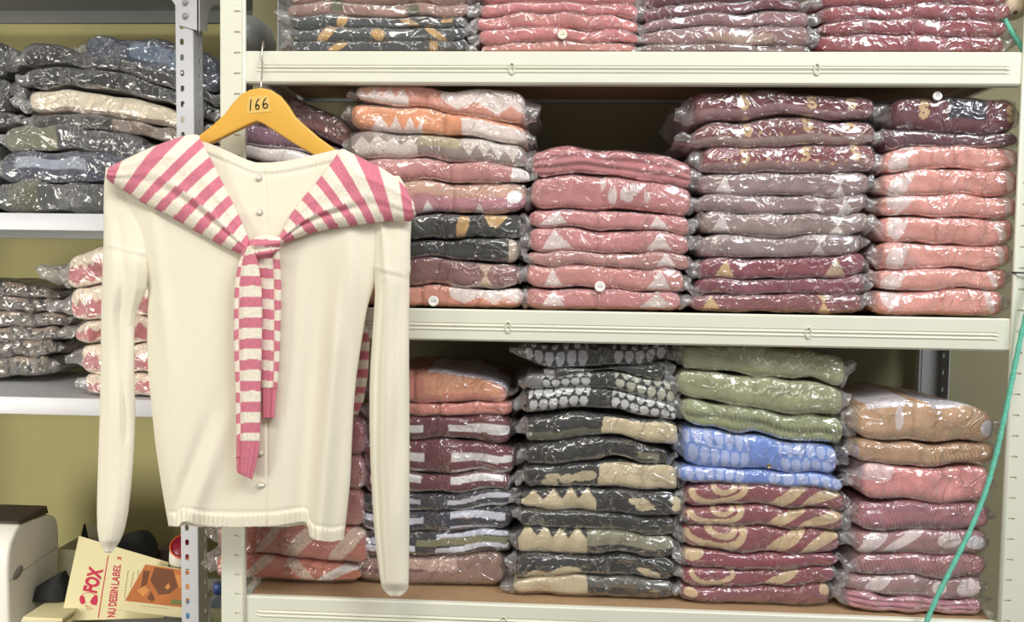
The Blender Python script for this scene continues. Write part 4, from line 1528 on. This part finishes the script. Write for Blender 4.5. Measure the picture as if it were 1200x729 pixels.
# ---- striped shawl (a sweater tied over the shoulders)
sb_ = at(306, 285, YC - .05)
shawl = thing('shawl', 'pink and cream striped knit shawl knotted over the cardigan', 'shawl', tuple(sb_))
SP = C(212, 124, 142)
SCR = C(240, 230, 212)


def stripe(s):
    """pink where |frac - .5| < .25, s counted in stripe pairs, pink centred on whole numbers"""
    f = s - np.floor(s + 0.5)
    return np.abs(f) < 0.245


def wing(Ipts, Lpts, s0, s1, Yedge, Ymid, Yknot, wrap_to, kink):
    ns, nb = 150, 70
    S = np.linspace(s0, s1, ns)
    bb = np.concatenate([np.linspace(-0.30, 0, 16), np.linspace(0, 1, nb - 16)[1:], [1.0]])
    V, cols = [], []
    for s in S:
        I = np.array([smooth_interp(s, [(p[0], p[1]) for p in Ipts], 5), smooth_interp(s, [(p[0], p[2]) for p in Ipts], 5)])
        L_ = np.array([smooth_interp(s, [(p[0], p[1]) for p in Lpts], 5), smooth_interp(s, [(p[0], p[2]) for p in Lpts], 5)])
        tk = np.clip((s - 4.5) / 3.0, 0, 1)
        for b in bb:
            if b >= 0:
                P = I + (L_ - I) * b
                P = P + np.array([0, -3.0 * math.sin(PI * b) * (1 - tk)])
                bulge = math.sin(PI * min(1, b * 1.02)) ** 0.6
                y = Yedge(s) + (Ymid - Yedge(s)) * (min(1, b * 2.6) ** 0.7)
                y += -0.004 * bulge
                fold = 0.0045 * math.exp(-((b - kink(s)) / .07) ** 2) - 0.0035 * math.exp(-((b - kink(s) - .11) / .06) ** 2)
                fold2 = 0.0025 * math.exp(-((b - kink(s) + .34) / .08) ** 2)
                y -= (fold + fold2) * (0.25 + 0.75 * np.clip((s - 1) / 3, 0, 1))
                y = y * (1 - tk) + (Yknot - 0.006 * math.sin(PI * b)) * tk
                # pull a little nearer the body at the outer edge
                y += 0.006 * max(0, (b - .8) / .2) ** 2
                V.append(at(P[0], P[1], y))
            else:
                P = I + (I - L_) * 0.02 * b
                w = min(1.0, max(0.0, (wrap_to - s) / 0.5 + .5))
                y = Yedge(s) + (-b / .30) * (0.030 * w + 0.004 * (1 - w))
                y = y * (1 - tk) + (Yknot + (-b / .3) * 0.004) * tk
                # behind the shoulder the cloth falls away
                P = P + np.array([0, (-b / .3) ** 2 * 10 * w + (-b / .3) * 2.0 * (1 - w)])
                V.append(at(P[0], P[1], y))
            so = s + (0.10 * max(0, b - kink(s)) / max(.1, 1 - kink(s)) + 0.12 * (b > kink(s))) * np.clip((s - 1) / 2, 0, 1)
            cols.append(SP if stripe(np.array(so)) else SCR)
    V = np.array(V)
    o = new_mesh('shoulder_wing', V, grid_faces(ns, len(bb), closed=False), M['knit'], shawl, cols=np.array(cols))
    md = o.modifiers.new('thickness', 'SOLIDIFY')
    md.thickness = 0.0022
    md.offset = 0
    return o


ILw = [(-.35, 124.5, 203), (0, 129, 196), (.35, 150, 186), (.7, 178, 173), (1, 203, 164), (1.3, 221, 158.5), (1.55, 232, 158.5), (2, 236.5, 168), (3, 248, 190), (4, 259, 212.5), (5, 270, 234), (6, 281, 257), (7, 291, 281), (7.4, 294, 288)]
LLw = [(-.35, 124, 207), (0, 128.5, 212), (1, 149, 225), (2, 169, 238), (3, 190, 248), (4, 214, 261), (5, 236, 274), (6, 259, 287), (7, 282, 297), (7.4, 289, 299)]
IRw = [(-.35, 483, 236), (0, 476, 221), (.35, 463, 208), (.7, 446, 197), (1, 428, 188), (1.3, 412, 180), (1.55, 400, 174.5), (2, 390, 190), (3, 374, 211), (4, 358, 229.5), (5, 342.5, 250), (6, 329.5, 275), (6.35, 326, 280)]
LRw = [(-.35, 487, 251), (0, 481, 259), (1, 455, 258), (2, 434, 261), (3, 411, 264), (4, 386.5, 267.5), (5, 361, 273.5), (6, 334, 284), (6.35, 327, 286)]


def yedge(s):
    # over the shoulder the cloth starts on the shoulder line, along the neck edge it lies on the front
    return float(np.interp(s, [-.4, 1.2, 1.6, 2.4, 8], [YC - .004, YC - .006, YC - .010, YC - .026, YC - .032]))


wing(ILw, LLw, -.35, 7.4, yedge, YC - .034, YC - .036, 1.55, lambda s: np.interp(s, [0, 3, 7], [.72, .60, .5]))
wing(IRw, LRw, -.35, 6.35, yedge, YC - .034, YC - .036, 1.55, lambda s: np.interp(s, [0, 3, 6], [.72, .62, .5]))


def strip(name, rows, Yc, tf, period, ph, cuff_y, fold_u, nt=56, endpts=None, tilt=0.0, waver=0.0):
    """flattened hanging tail; rows (y, xl, xr); the last piece below cuff_y is plain pink rib"""
    ys = np.linspace(rows[0][0], rows[-1][0], 200)
    a = np.array(rows, dtype=float)
    L_ = smooth_interp(ys, list(zip(a[:, 0], a[:, 1])), 4)
    R_ = smooth_interp(ys, list(zip(a[:, 0], a[:, 2])), 4)
    V, cols = [], []
    for i, y in enumerate(ys):
        c, hw = (L_[i] + R_[i]) / 2, (R_[i] - L_[i]) / 2
        Yv = np.interp(y, [q[0] for q in Yc], [q[1] for q in Yc])
        for j in range(nt):
            q = 2 * PI * j / nt
            cx, sy = math.cos(q), math.sin(q)
            cx = math.copysign(abs(cx) ** 0.8, cx)
            f = tf * math.copysign(abs(sy) ** 0.6, sy)
            if sy > 0:
                f -= 0.0032 * math.exp(-((cx - fold_u) / .14) ** 2)
                f += 0.0022 * math.exp(-((cx - fold_u - .35) / .25) ** 2)
                if y > cuff_y:
                    f += 0.0009 * math.sin(cx * 15) - .001
            py = y + (4.0 * cx if y > cuff_y + 20 and endpts else 0) * ((y - cuff_y) / (ys[-1] - cuff_y)) * (1 if endpts else 0)
            V.append(at(c + hw * cx, py, Yv - f))
            s = (y + tilt * cx + waver * (1 - cx * cx) - ph) / period + (0.5 if (cx < fold_u and sy > -0.2 and fold_u < 0) or (cx > fold_u and fold_u > 0) else 0)
            cols.append(SP if (y > cuff_y or stripe(np.array(s))) else SCR)
    V = np.array(V)
    return new_mesh(name, V, grid_faces(len(ys), nt), M['knit'], shawl, cols=np.array(cols))


# right-hand tail hangs behind the left-hand one
strip('hanging_tail', [(286, 298, 326), (300, 297, 328), (330, 298, 329.5), (360, 299, 329.5), (400, 302, 328), (430, 304, 327), (450, 306, 325.5), (470, 306.5, 323), (490, 307, 321.5)],
      [(286, YC - .038), (330, YC - .031), (490, YC - .029)], 0.0065, 24.0, 320.5, 455, .42, tilt=-1.5)
strip('hanging_tail', [(289, 288, 299), (296, 284, 300), (310, 279, 303), (330, 275.5, 306), (355, 274, 307.5), (400, 274, 307), (440, 275.5, 306), (480, 276.5, 305.5), (516, 277, 304.5), (535, 276.8, 302), (550, 277, 298), (558, 278, 295.5)],
      [(289, YC - .044), (330, YC - .044), (558, YC - .040)], 0.0075, 24.6, 330.5, 517, -.62, endpts=True, tilt=1.0, waver=1.5)
# knot: a short band wrapped across the tails
nt, nx = 40, 40
V, cols = [], []
for i in range(nx):
    t = i / (nx - 1)
    x = 292.5 + 36 * t
    top_ = 278.5 - 3.0 * t - 1.5 * math.sin(PI * t)
    bot_k = 301 + 5 * math.sin(PI * (t * .9 + .05)) - 7 * t
    hh = (bot_k - top_) / 2 * (0.55 + 0.45 * math.sin(PI * (0.12 + 0.76 * t)))
    cy_ = (bot_k + top_) / 2
    for j in range(nt):
        q = 2 * PI * j / nt
        f = 0.0125 * math.sin(q) * (0.45 + 0.55 * math.sin(PI * (0.1 + .8 * t)))
        yy = cy_ - hh * math.cos(q)
        f += 0.0022 * math.sin(yy * .55 + 2.6 * t) * max(0, math.sin(q))
        V.append(at(x, yy, YC - .042 - f))
        cols.append(SP if stripe(np.array((yy - 284 + 5.5 * t * (1 if yy > 290 else -.3)) / 17.0)) else SCR)
new_mesh('knot', np.array(V), grid_faces(nx, nt), M['knit'], shawl, cols=np.array(cols))
# the part that hangs down behind the cardigan
ny, nx = 110, 60
V, cols = [], []
for i in range(ny):
    y = 200 + (486 - 200) * i / (ny - 1)
    x0 = np.interp(y, [200, 300, 486], [190, 200, 230])
    x1 = np.interp(y, [200, 300, 350, 375, 388, 400, 440, 470, 486], [430, 432, 428, 427, 431, 433, 431, 426, 419])
    for j in range(nx):
        t = j / (nx - 1)
        x = x0 + (x1 - x0) * t
        V.append(at(x, y, -0.0175 - 0.003 * math.sin(x / 14.0 + y / 60.0)))
        cols.append(SP if stripe(np.array((y - 3 * math.sin(t * 3) - 395) / 20.5)) else SCR)
o = new_mesh('back_panel', np.array(V), grid_faces(ny, nx, closed=False), M['knit'], shawl, cols=np.array(cols))
md = o.modifiers.new('thickness', 'SOLIDIFY')
md.thickness = 0.002
md.offset = 0


# ------------------------------------------------------------------ things on the base shelf of the back-left rack
zS = zl_base


def plane_of(a, b, c):
    n = np.cross(b - a, c - a)
    return a, n / np.linalg.norm(n)


def quad_map(q, s, t):
    """q: four pixel corners (baseline start, baseline end, top end, top start)"""
    q = [np.array(p, dtype=float) for p in q]
    return (q[0] * (1 - s) + q[1] * s) * (1 - t) + (q[3] * (1 - s) + q[2] * s) * t


def text_on(name, body, q, P0, n, off, mat, parent, bold=0.0):
    cu = bpy.data.curves.new(name, 'FONT')
    cu.body = body
    cu.offset = bold
    cu.resolution_u = 3
    to = bpy.data.objects.new(name, cu)
    COL.objects.link(to)
    dg = bpy.context.evaluated_depsgraph_get()
    dg.update()
    me = bpy.data.meshes.new_from_object(to.evaluated_get(dg))
    vs = np.array([v.co[:2] for v in me.vertices])
    fs = [tuple(p.vertices) for p in me.polygons]
    bpy.data.objects.remove(to)
    bpy.data.curves.remove(cu)
    bpy.data.meshes.remove(me)
    lo, hi = vs.min(0), vs.max(0)
    vs = (vs - lo) / (hi - lo)
    P1 = np.array(P0) + n * off
    V = [at_plane(*quad_map(q, a, b), P1, n) for a, b in vs]
    return new_mesh(name, V, fs, mat, parent, smooth=False)


def sheet(name, px, P0, n, off, thick, mat, parent):
    mbx = MB()
    P1 = np.array(P0) + n * off
    mbx.prism([at_plane(x, y, P1, n) for x, y in px], -n * thick)
    return mbx.build(name, mat, parent)


def lump(name, px, Y, depth, mat, parent=None, base=None, seed=1, ns=40, amp=.004, zfloor=None):
    """soft closed form whose outline follows px on the plane Y"""
    px = np.array(px, dtype=float)
    q = np.vstack([px, px[:1]])
    d = np.r_[0, np.cumsum(np.hypot(*np.diff(q, axis=0).T))]
    tt = np.linspace(0, d[-1], ns, endpoint=False)
    out = np.array([[np.interp(t, d, q[:, 0]), np.interp(t, d, q[:, 1])] for t in tt])
    cen = out.mean(0)
    V = []
    rings = [(.05, 0), (.4, .03), (.75, .12), (.93, .28), (1, .5), (.95, .75), (.7, .93), (.3, 1.0), (.05, 1.0)]
    for k, dd in rings:
        for p in out:
            V.append(at(*(cen + (p - cen) * k), Y) + np.array([0, depth * (dd - .1), 0]))
    V = np.array(V)
    V += (amp * smoothnoise(V, .05, seed)[:, None]) * np.array([.6, 1, .6])
    if zfloor is not None:
        V[:, 2] = np.maximum(V[:, 2], zfloor)
    o = new_mesh(name, V, grid_faces(len(rings), ns), mat, parent, base=base)
    return o


# label printer
Xs = at(9, 700, 0.50)[0]
pb = (Xs - 0.11, 0.58, zS)
pr = thing('label_printer', 'white label printer with grey oval button at lower left', 'printer', pb)
prof_px = [(9.5, 664), (10.5, 650), (13, 636), (18, 624), (24, 614), (40, 607), (57, 602.5), (63, 603.5), (67, 607), (69.3, 618), (70, 640), (69, 660)]
prof = [at_x(x, y, Xs) for x, y in prof_px]
prof = [np.array([Xs, p[1], p[2]]) for p in prof]
prof = [np.array([Xs, prof[0][1], zS + .001])] + prof + [np.array([Xs, prof[-1][1], zS + .001])]
mb = MB(); mb.prism(prof, (-0.24, 0, 0))
mb.build('casing', M['printer'], pr, bevel=0.008, seg=4)
mb = MB()
fl = [at_x(x, y, Xs + .001) for x, y in ((21, 611.5), (55, 592.5), (57, 601), (24, 614.5))]
mb.prism(fl, (-0.26, 0, 0))
mb.build('lid_flap', M['dark_flap'], pr, bevel=0.001)
mb = MB(); mb.tube([at_x(x, y, Xs + .0002) for x, y in ((10.5, 681), (28, 668), (50, 653), (69.5, 640))], 0.0007, 6)
mb.build('casing_seam', M['printer_grey'], pr)
c = at_x(20.3, 671, Xs - .001)
V = []
for (k, h) in ((1, 0), (1, .002), (.85, .0034), (.4, .0036), (.05, .0036)):
    for j in range(24):
        a = 2 * PI * j / 24
        V.append(c + np.array([h, .018 * k * math.cos(a), .0125 * k * math.sin(a) + .006 * k * math.cos(a)]))
new_mesh('oval_button', np.array(V), grid_faces(5, 24), M['printer_grey'], pr)

# flat stack of papers the printer stands beside
pz = at(50, 709, .56)[2]
mb = MB()
rs = np.random.RandomState(4)
x0, x1 = at(20, 715, .52)[0], at(76, 715, .52)[0]
hgt = max(.012, at(50, 716, .54)[2] - zS)
t = thing('paper_stack', 'low stack of cream papers between printer and printed packet', 'papers', ((x0 + x1) / 2, .56, zS))
zc_ = zS + .0005
for k in range(6):
    h1 = hgt / 6
    ox, oy = rs.uniform(-.006, .006), rs.uniform(-.008, .008)
    mb = MB(); mb.box(x0 + .02 + ox, x1 + ox, .51 + oy, .66 + oy, zc_, zc_ + h1 * .9)
    mb.build('paper_bundle', M['paper'] if k % 2 else M['white_card'], t, bevel=.0006)
    zc_ += h1
bpz = zc_
bc = at(56, 700, .57)
o = lump('black_pouch', [(33, 712), (35, 692), (44, 686), (60, 677), (68, 673), (73, 684), (76, 700), (75, 712)], .585, .06, M['black_cloth'], base=(bc[0], .60, bpz), seed=3, amp=.002, zfloor=bpz + .0005)
tag(o, 'black cloth pouch lying between the printer and the printed packet', 'pouch')

# open white card box behind
wb = thing('card_box', 'small open white card box behind the printed packet', 'box', tuple(at(84, 690, .76)[:2]) + (zS,))
a = at(69, 642, .75); b = at(108, 638, .75)
mb = MB()
x0, x1, zt = a[0], b[0], a[2]
w = .0025
mb.box(x0, x1, .735, .735 + w, zS + .001, zt); mb.box(x0, x1, .845 - w, .845, zS + .001, zt)
mb.box(x0, x0 + w, .735 + w, .845 - w, zS + .001, zt); mb.box(x1 - w, x1, .735 + w, .845 - w, zS + .001, zt)
mb.box(x0 + w, x1 - w, .735 + w, .845 - w, zS + .001, zS + .004)
mb.build('box_body', M['white_card'], wb)
mb = MB()
mb.prism([(x0, .845, zt), (x1, .845, zt), (x1 - .008, .868, zt + .022), (x0 + .01, .868, zt + .022)], (0, .002, .001))
mb.build('flap', M['white_card'], wb)
mb = MB()
mb.prism([(x1, .735, zt), (x1, .84, zt), (x1 + .03, .835, zt + .006), (x1 + .03, .745, zt + .006)], (0, 0, .002))
mb.build('flap', M['white_card'], wb)
c = at(99, 629, .80)
mb = MB(); mb.lathe([(.011, -.045), (.0105, -.012), (.009, 0), (.002, at(99, 614, .80)[2] - c[2])], c, (0.02, 0, 1), 14)
o = mb.build('black_nozzle', M['black_cloth'], None, base=(c[0], c[1], c[2] - .045), smooth=True)
tag(o, 'black pointed nozzle tip poking out of the white card box', 'nozzle')
# dark rounded case behind the packet
bb = at(156, 640, .74)
o = lump('black_case', [(120, 700), (128, 640), (140, 630), (152, 627), (162, 630), (172, 645), (176, 668), (174, 700)], .71, .09, M['black_cloth'], base=(bb[0], .75, zS), seed=6, amp=.002, zfloor=zS + .001)
tag(o, 'black rounded soft case behind the printed packet', 'case')
a = at(183, 644, .80); b = at(206, 644, .80)
mb = MB(); mb.box(a[0], b[0], .80, .86, zS + .001, a[2])
o = mb.build('purple_carton', simple_mat('dull_purple_card', (104, 84, 84), 0.7, noise=.05), None, base=((a[0] + b[0]) / 2, .83, zS), bevel=.002)
tag(o, 'dull purple carton behind the white cup', 'box')

# printed packet leaning on the case
pa, pb_, pc = at(71, 727, .545), at(192, 724, .565), at(92, 628, .655)
P0, n = plane_of(pa, pb_, pc)
if n[1] > 0:
    n = -n
pk = thing('printed_packet', 'large cream paper packet with red logo and upright red lettering', 'packet', tuple((pa + pb_) / 2))
sheet('paper_front', [(71, 727.5), (192, 724), (197.5, 659), (150, 645), (92.5, 628)], P0, n, 0, .004, M['paper'], pk)
sheet('printed_line', [(126.2, 651), (127.2, 651.3), (115.6, 724), (114.5, 724)], P0, n, .0006, .0008, M['red_ink'], pk)
text_on('brand_lettering', 'FOX', [(113.5, 695.5), (121.5, 667.5), (104.5, 663), (96.5, 692)], P0, n, .0007, M['red_ink'], pk, bold=.045)
text_on('label_lettering', 'NU DESSIN', [(135, 723), (139, 688), (129.3, 688), (125.3, 723.5)], P0, n, .0007, M['red_ink'], pk, bold=.03)
text_on('label_lettering', 'LABEL', [(139.2, 686), (141.5, 662), (133.5, 660), (130, 685.5)], P0, n, .0007, M['red_ink'], pk, bold=.018)
text_on('label_lettering', 'x', [(142, 657), (142.5, 652.5), (137.5, 651.5), (137, 656)], P0, n, .0007, M['red_ink'], pk, bold=.018)
# round emblem: two red halves and fine lines
mb = MB()
for pts in ([(93, 703), (94, 698.5), (97, 697.5), (99, 701), (100, 706), (97.5, 708.5), (94.5, 707.5)],
            [(105.5, 705), (108, 700.5), (111.5, 697), (114, 698), (114.5, 704), (113, 709.5), (109.5, 709), (106.5, 707.5)]):
    mb.prism([at_plane(x, y, np.array(P0) + n * .0007, n) for x, y in pts], -n * .0008)
for pts in ([(96, 697), (100, 694.8), (106, 694.6), (111, 696.4)], [(99.5, 709), (103, 711.5), (108, 711)], [(101.5, 713), (105, 714), (109.5, 713.4)]):
    mb.tube([at_plane(x, y, np.array(P0) + n * .0006, n) for x, y in pts], .0006, 5)
mb.build('round_emblem', M['red_ink'], pk)
mb = MB()
for (xa, ya, xb, yb) in ((145.6, 700, 150.2, 668), (152.5, 692, 156.6, 670), (160, 684, 162.4, 667)):
    m = 9
    for k in range(m):
        t0, t1 = k / m, (k + .62) / m
        mb.tube([at_plane(xa + (xb - xa) * t0, ya + (yb - ya) * t0, np.array(P0) + n * .0006, n), at_plane(xa + (xb - xa) * t1, ya + (yb - ya) * t1, np.array(P0) + n * .0006, n)], .0009, 5)
mb.build('small_print', M['grey_ink'], pk)

# orange leaflet in front of the packet
qa, qb, qc = at(138, 715, .525), at(213, 724, .53), at(170, 660.5, .60)
P0, n = plane_of(qa, qb, qc)
if n[1] > 0:
    n = -n
lf = thing('leaflet', 'orange and brown printed leaflet leaning on the cream packet', 'leaflet', tuple((qa + qb) / 2))
sheet('card', [(138, 715), (213, 724), (229, 669.5), (170, 660.5)], P0, n, 0, .003, M['paper'], lf)
sheet('orange_picture', [(146.3, 704), (223, 713), (228.3, 670.3), (170.3, 661.5)], P0, n, .0006, .0008, M['orange_print'], lf)
sheet('dark_shape', [(181, 665), (203, 668), (208, 688), (198, 696), (186, 697), (176, 680)], P0, n, .0010, .0006, M['brown_print'], lf)
sheet('dark_shape', [(168, 668.5), (175.5, 669.5), (172, 685), (165, 688.5)], P0, n, .0010, .0006, M['brown_print'], lf)
sheet('dark_shape', [(172.5, 701), (177, 692.5), (181.5, 702), (178, 705.5)], P0, n, .0010, .0006, M['brown_print'], lf)
sheet('light_shape', [(197.5, 683), (199.5, 688), (196.5, 691), (193, 688.5)], P0, n, .0014, .0006, M['light_print'], lf)
sheet('light_shape', [(205, 673.5), (227, 674), (224, 690), (210, 688)], P0, n, .0010, .0006, M['light_print'], lf)
sheet('light_shape', [(160, 692), (170, 687), (175, 692), (168, 699)], P0, n, .0010, .0006, M['light_print'], lf)
sheet('green_label', [(201, 702.5), (216.5, 703.5), (216, 709.5), (200, 708)], P0, n, .0012, .0006, M['green_print'], lf)
mb = MB()
for k in range(8):
    x = 165 + k * 4.2
    mb.tube([at_plane(x, 710 + k * .42, np.array(P0) + n * .0005, n), at_plane(x + 2.8, 710.3 + k * .42, np.array(P0) + n * .0005, n)], .0006, 5)
mb.build('caption_line', M['grey_ink'], lf)

# white cup tipped toward the back right
cu = thing('cup', 'white cup with orange rim lying tilted behind the grey post', 'cup', tuple(at(210, 668, .66)))
c0 = at(211, 664, .66); c1 = at(226, 634, .66)
ax = np.array([c1[0] - c0[0], -0.045, c1[2] - c0[2]])
Lc = np.linalg.norm(ax)
r0 = .027
mb = MB(); mb.lathe([(.002, 0), (r0 * .75, 0), (r0 * .9, .003), (r0 * 1.1, Lc * .4), (r0 * 1.22, Lc)], c0, ax, 28)
mb.build('cup_wall', M['cup'], cu, smooth=True)
mb = MB(); mb.lathe([(r0 * 1.22, Lc), (r0 * 1.27, Lc + .0015), (r0 * 1.24, Lc + .004), (r0 * 1.13, Lc + .004), (r0 * 1.10, Lc)], c0, ax, 28)
mb.build('orange_rim', M['cup_rim'], cu, smooth=True)
mb = MB(); mb.lathe([(r0 * 1.12, Lc + .003), (r0 * 1.0, Lc * .5), (r0 * .8, .008), (.001, .006)], c0, ax, 28)
mb.build('cup_inside', M['cup_in'], cu, smooth=True)
cs = at(209, 690, .66)
mb = MB(); mb.box(cs[0] - .035, cs[0] + .045, .63, .71, zS + .001, c0[2] - .012)
o = mb.build('carton', M['white_card'], None, base=(cs[0], .67, zS), bevel=.002)
tag(o, 'plain pale carton under the white cup', 'box')

# navy cloth under the packet, blue crumpled bag, bottle between the two posts
o = lump('navy_cloth', [(84, 752), (92, 742), (150, 741), (204, 741), (214, 752), (218, 775), (84, 775)], .43, .05, simple_mat('navy_cloth', (46, 48, 66), .9, noise=.2, nscale=50), base=tuple(at(150, 728, .5)[:2]) + (zS,), seed=12, amp=.003, zfloor=zS + .001)
tag(o, 'dark navy folded cloth in front of the printed packet', 'cloth')
o = lump('blue_bag', [(212, 724), (216, 708), (222, 702), (228, 700), (231, 712), (231, 760), (209, 760)], .47, .05, M['blue_plastic'], base=tuple(at(221, 725, .48)[:2]) + (zS,), seed=21, amp=.005, zfloor=zS + .001)
tag(o, 'crumpled bright blue plastic bag beside the grey post', 'bag')
bc = at(257, 729, .55)
bt_z = at(257, 683, .55)[2]
bo = thing('bottle', 'grey bottle with blue cap seen between the two posts', 'bottle', (bc[0], .55, zS))
h = bt_z - zS
mb = MB(); mb.lathe([(.002, .001), (.019, .001), (.0205, .004), (.0205, h * .62), (.018, h * .72), (.011, h * .78), (.0105, h * .82)], (bc[0], .55, zS), (0, 0, 1), 24)
mb.build('bottle_body', M['bottle'], bo, smooth=True)
mb = MB(); mb.lathe([(.0125, h * .81), (.0135, h * .82), (.0135, h * .985), (.012, h), (.001, h)], (bc[0], .55, zS), (0, 0, 1), 20)
mb.build('bottle_cap', M['bottle_cap'], bo, smooth=True)
mb = MB(); mb.lathe([(.0206, h * .2), (.0209, h * .2), (.0209, h * .58), (.0206, h * .58)], (bc[0], .55, zS), (0, 0, 1), 24)
mb.build('bottle_label', M['bottle_label'], bo, smooth=True)

# ------------------------------------------------------------------ right edge: knob, teal cord, hook
kc = at(1187, 2, .03)
kn = thing('pendant', 'round beige pendant hanging at the upper right corner', 'pendant', tuple(kc))
mb = MB(); mb.lathe([(.001, -.026), (.010, -.0255), (.018, -.021), (.0215, -.012), (.021, .0), (.016, .014), (.012, .03), (.012, .05)], kc, (0.05, -.05, 1), 28)
mb.build('pendant_body', M['knob'], kn, smooth=True)
c = at(1189.5, 14.5, .012)
mb = MB(); mb.lathe([(.0028, 0), (.0028, .002), (.001, .0022)], c, (0, -1, -.35), 14)
mb.build('hole', M['dark_hole'], kn, smooth=True)


def cord_pts(pix, n=90):
    pix = np.array(pix, dtype=float)
    d = np.r_[0, np.cumsum(np.hypot(np.diff(pix[:, 0]), np.diff(pix[:, 1])))]
    t = np.linspace(0, d[-1], n)
    cols_ = [smooth_interp(t, list(zip(d, pix[:, k])), 12) for k in range(3)]
    return [at(a, b, c) for a, b, c in zip(*cols_)]


mb = MB()
pth = cord_pts([(1171, -40, .022), (1172, 6, .022), (1176, 22, .02), (1187, 40, .015), (1199, 57, .012), (1214, 90, .010), (1228, 160, -.012), (1232, 240, -.022), (1220, 310, -.024), (1204, 362, -.022),
                (1196, 395, -.018), (1188, 435, -.016), (1178, 485, -.016), (1167, 535, -.016), (1154, 580, -.018), (1137, 622, -.020), (1118, 660, -.022), (1100, 695, -.024), (1085, 730, -.026), (1070, 770, -.028)], 160)
mb.tube(pth, [0.0036 + 0.0004 * math.sin(i * 1.9) for i in range(len(pth))], 10)
o = mb.build('cord', M['cord'], None, base=tuple(pth[-1]), smooth=True)
tag(o, 'teal braided cord trailing down past the right post', 'cord')
mb = MB()
mb.tube([at(1185.5, 319.5, -.006), at(1192, 319.5, -.010), at(1204, 320, -.014), at(1214, 320, -.012)], .0014, 8)
o = mb.build('hook', M['dark_rod'], None, base=tuple(at(1195, 320, -.01)), smooth=True)
tag(o, 'thin dark metal hook on the right post', 'hook')

# grey sack at the left end of the upper shelf, beside the post
gb = at(296, 58, .12)
o = lump('grey_sack', [(262, 59), (264, 22), (276, 10), (292, 11), (301, 20), (304.5, 36), (303.5, 52), (301, 59)], .10, .12, M['grey_bag'], base=(gb[0], .16, ZU), seed=31, amp=.002, zfloor=ZU + .001)
tag(o, 'smooth grey sack behind the left ivory post above the hanger', 'sack')


for o in bpy.data.objects:
    if '_base' in o.keys():
        del o['_base']
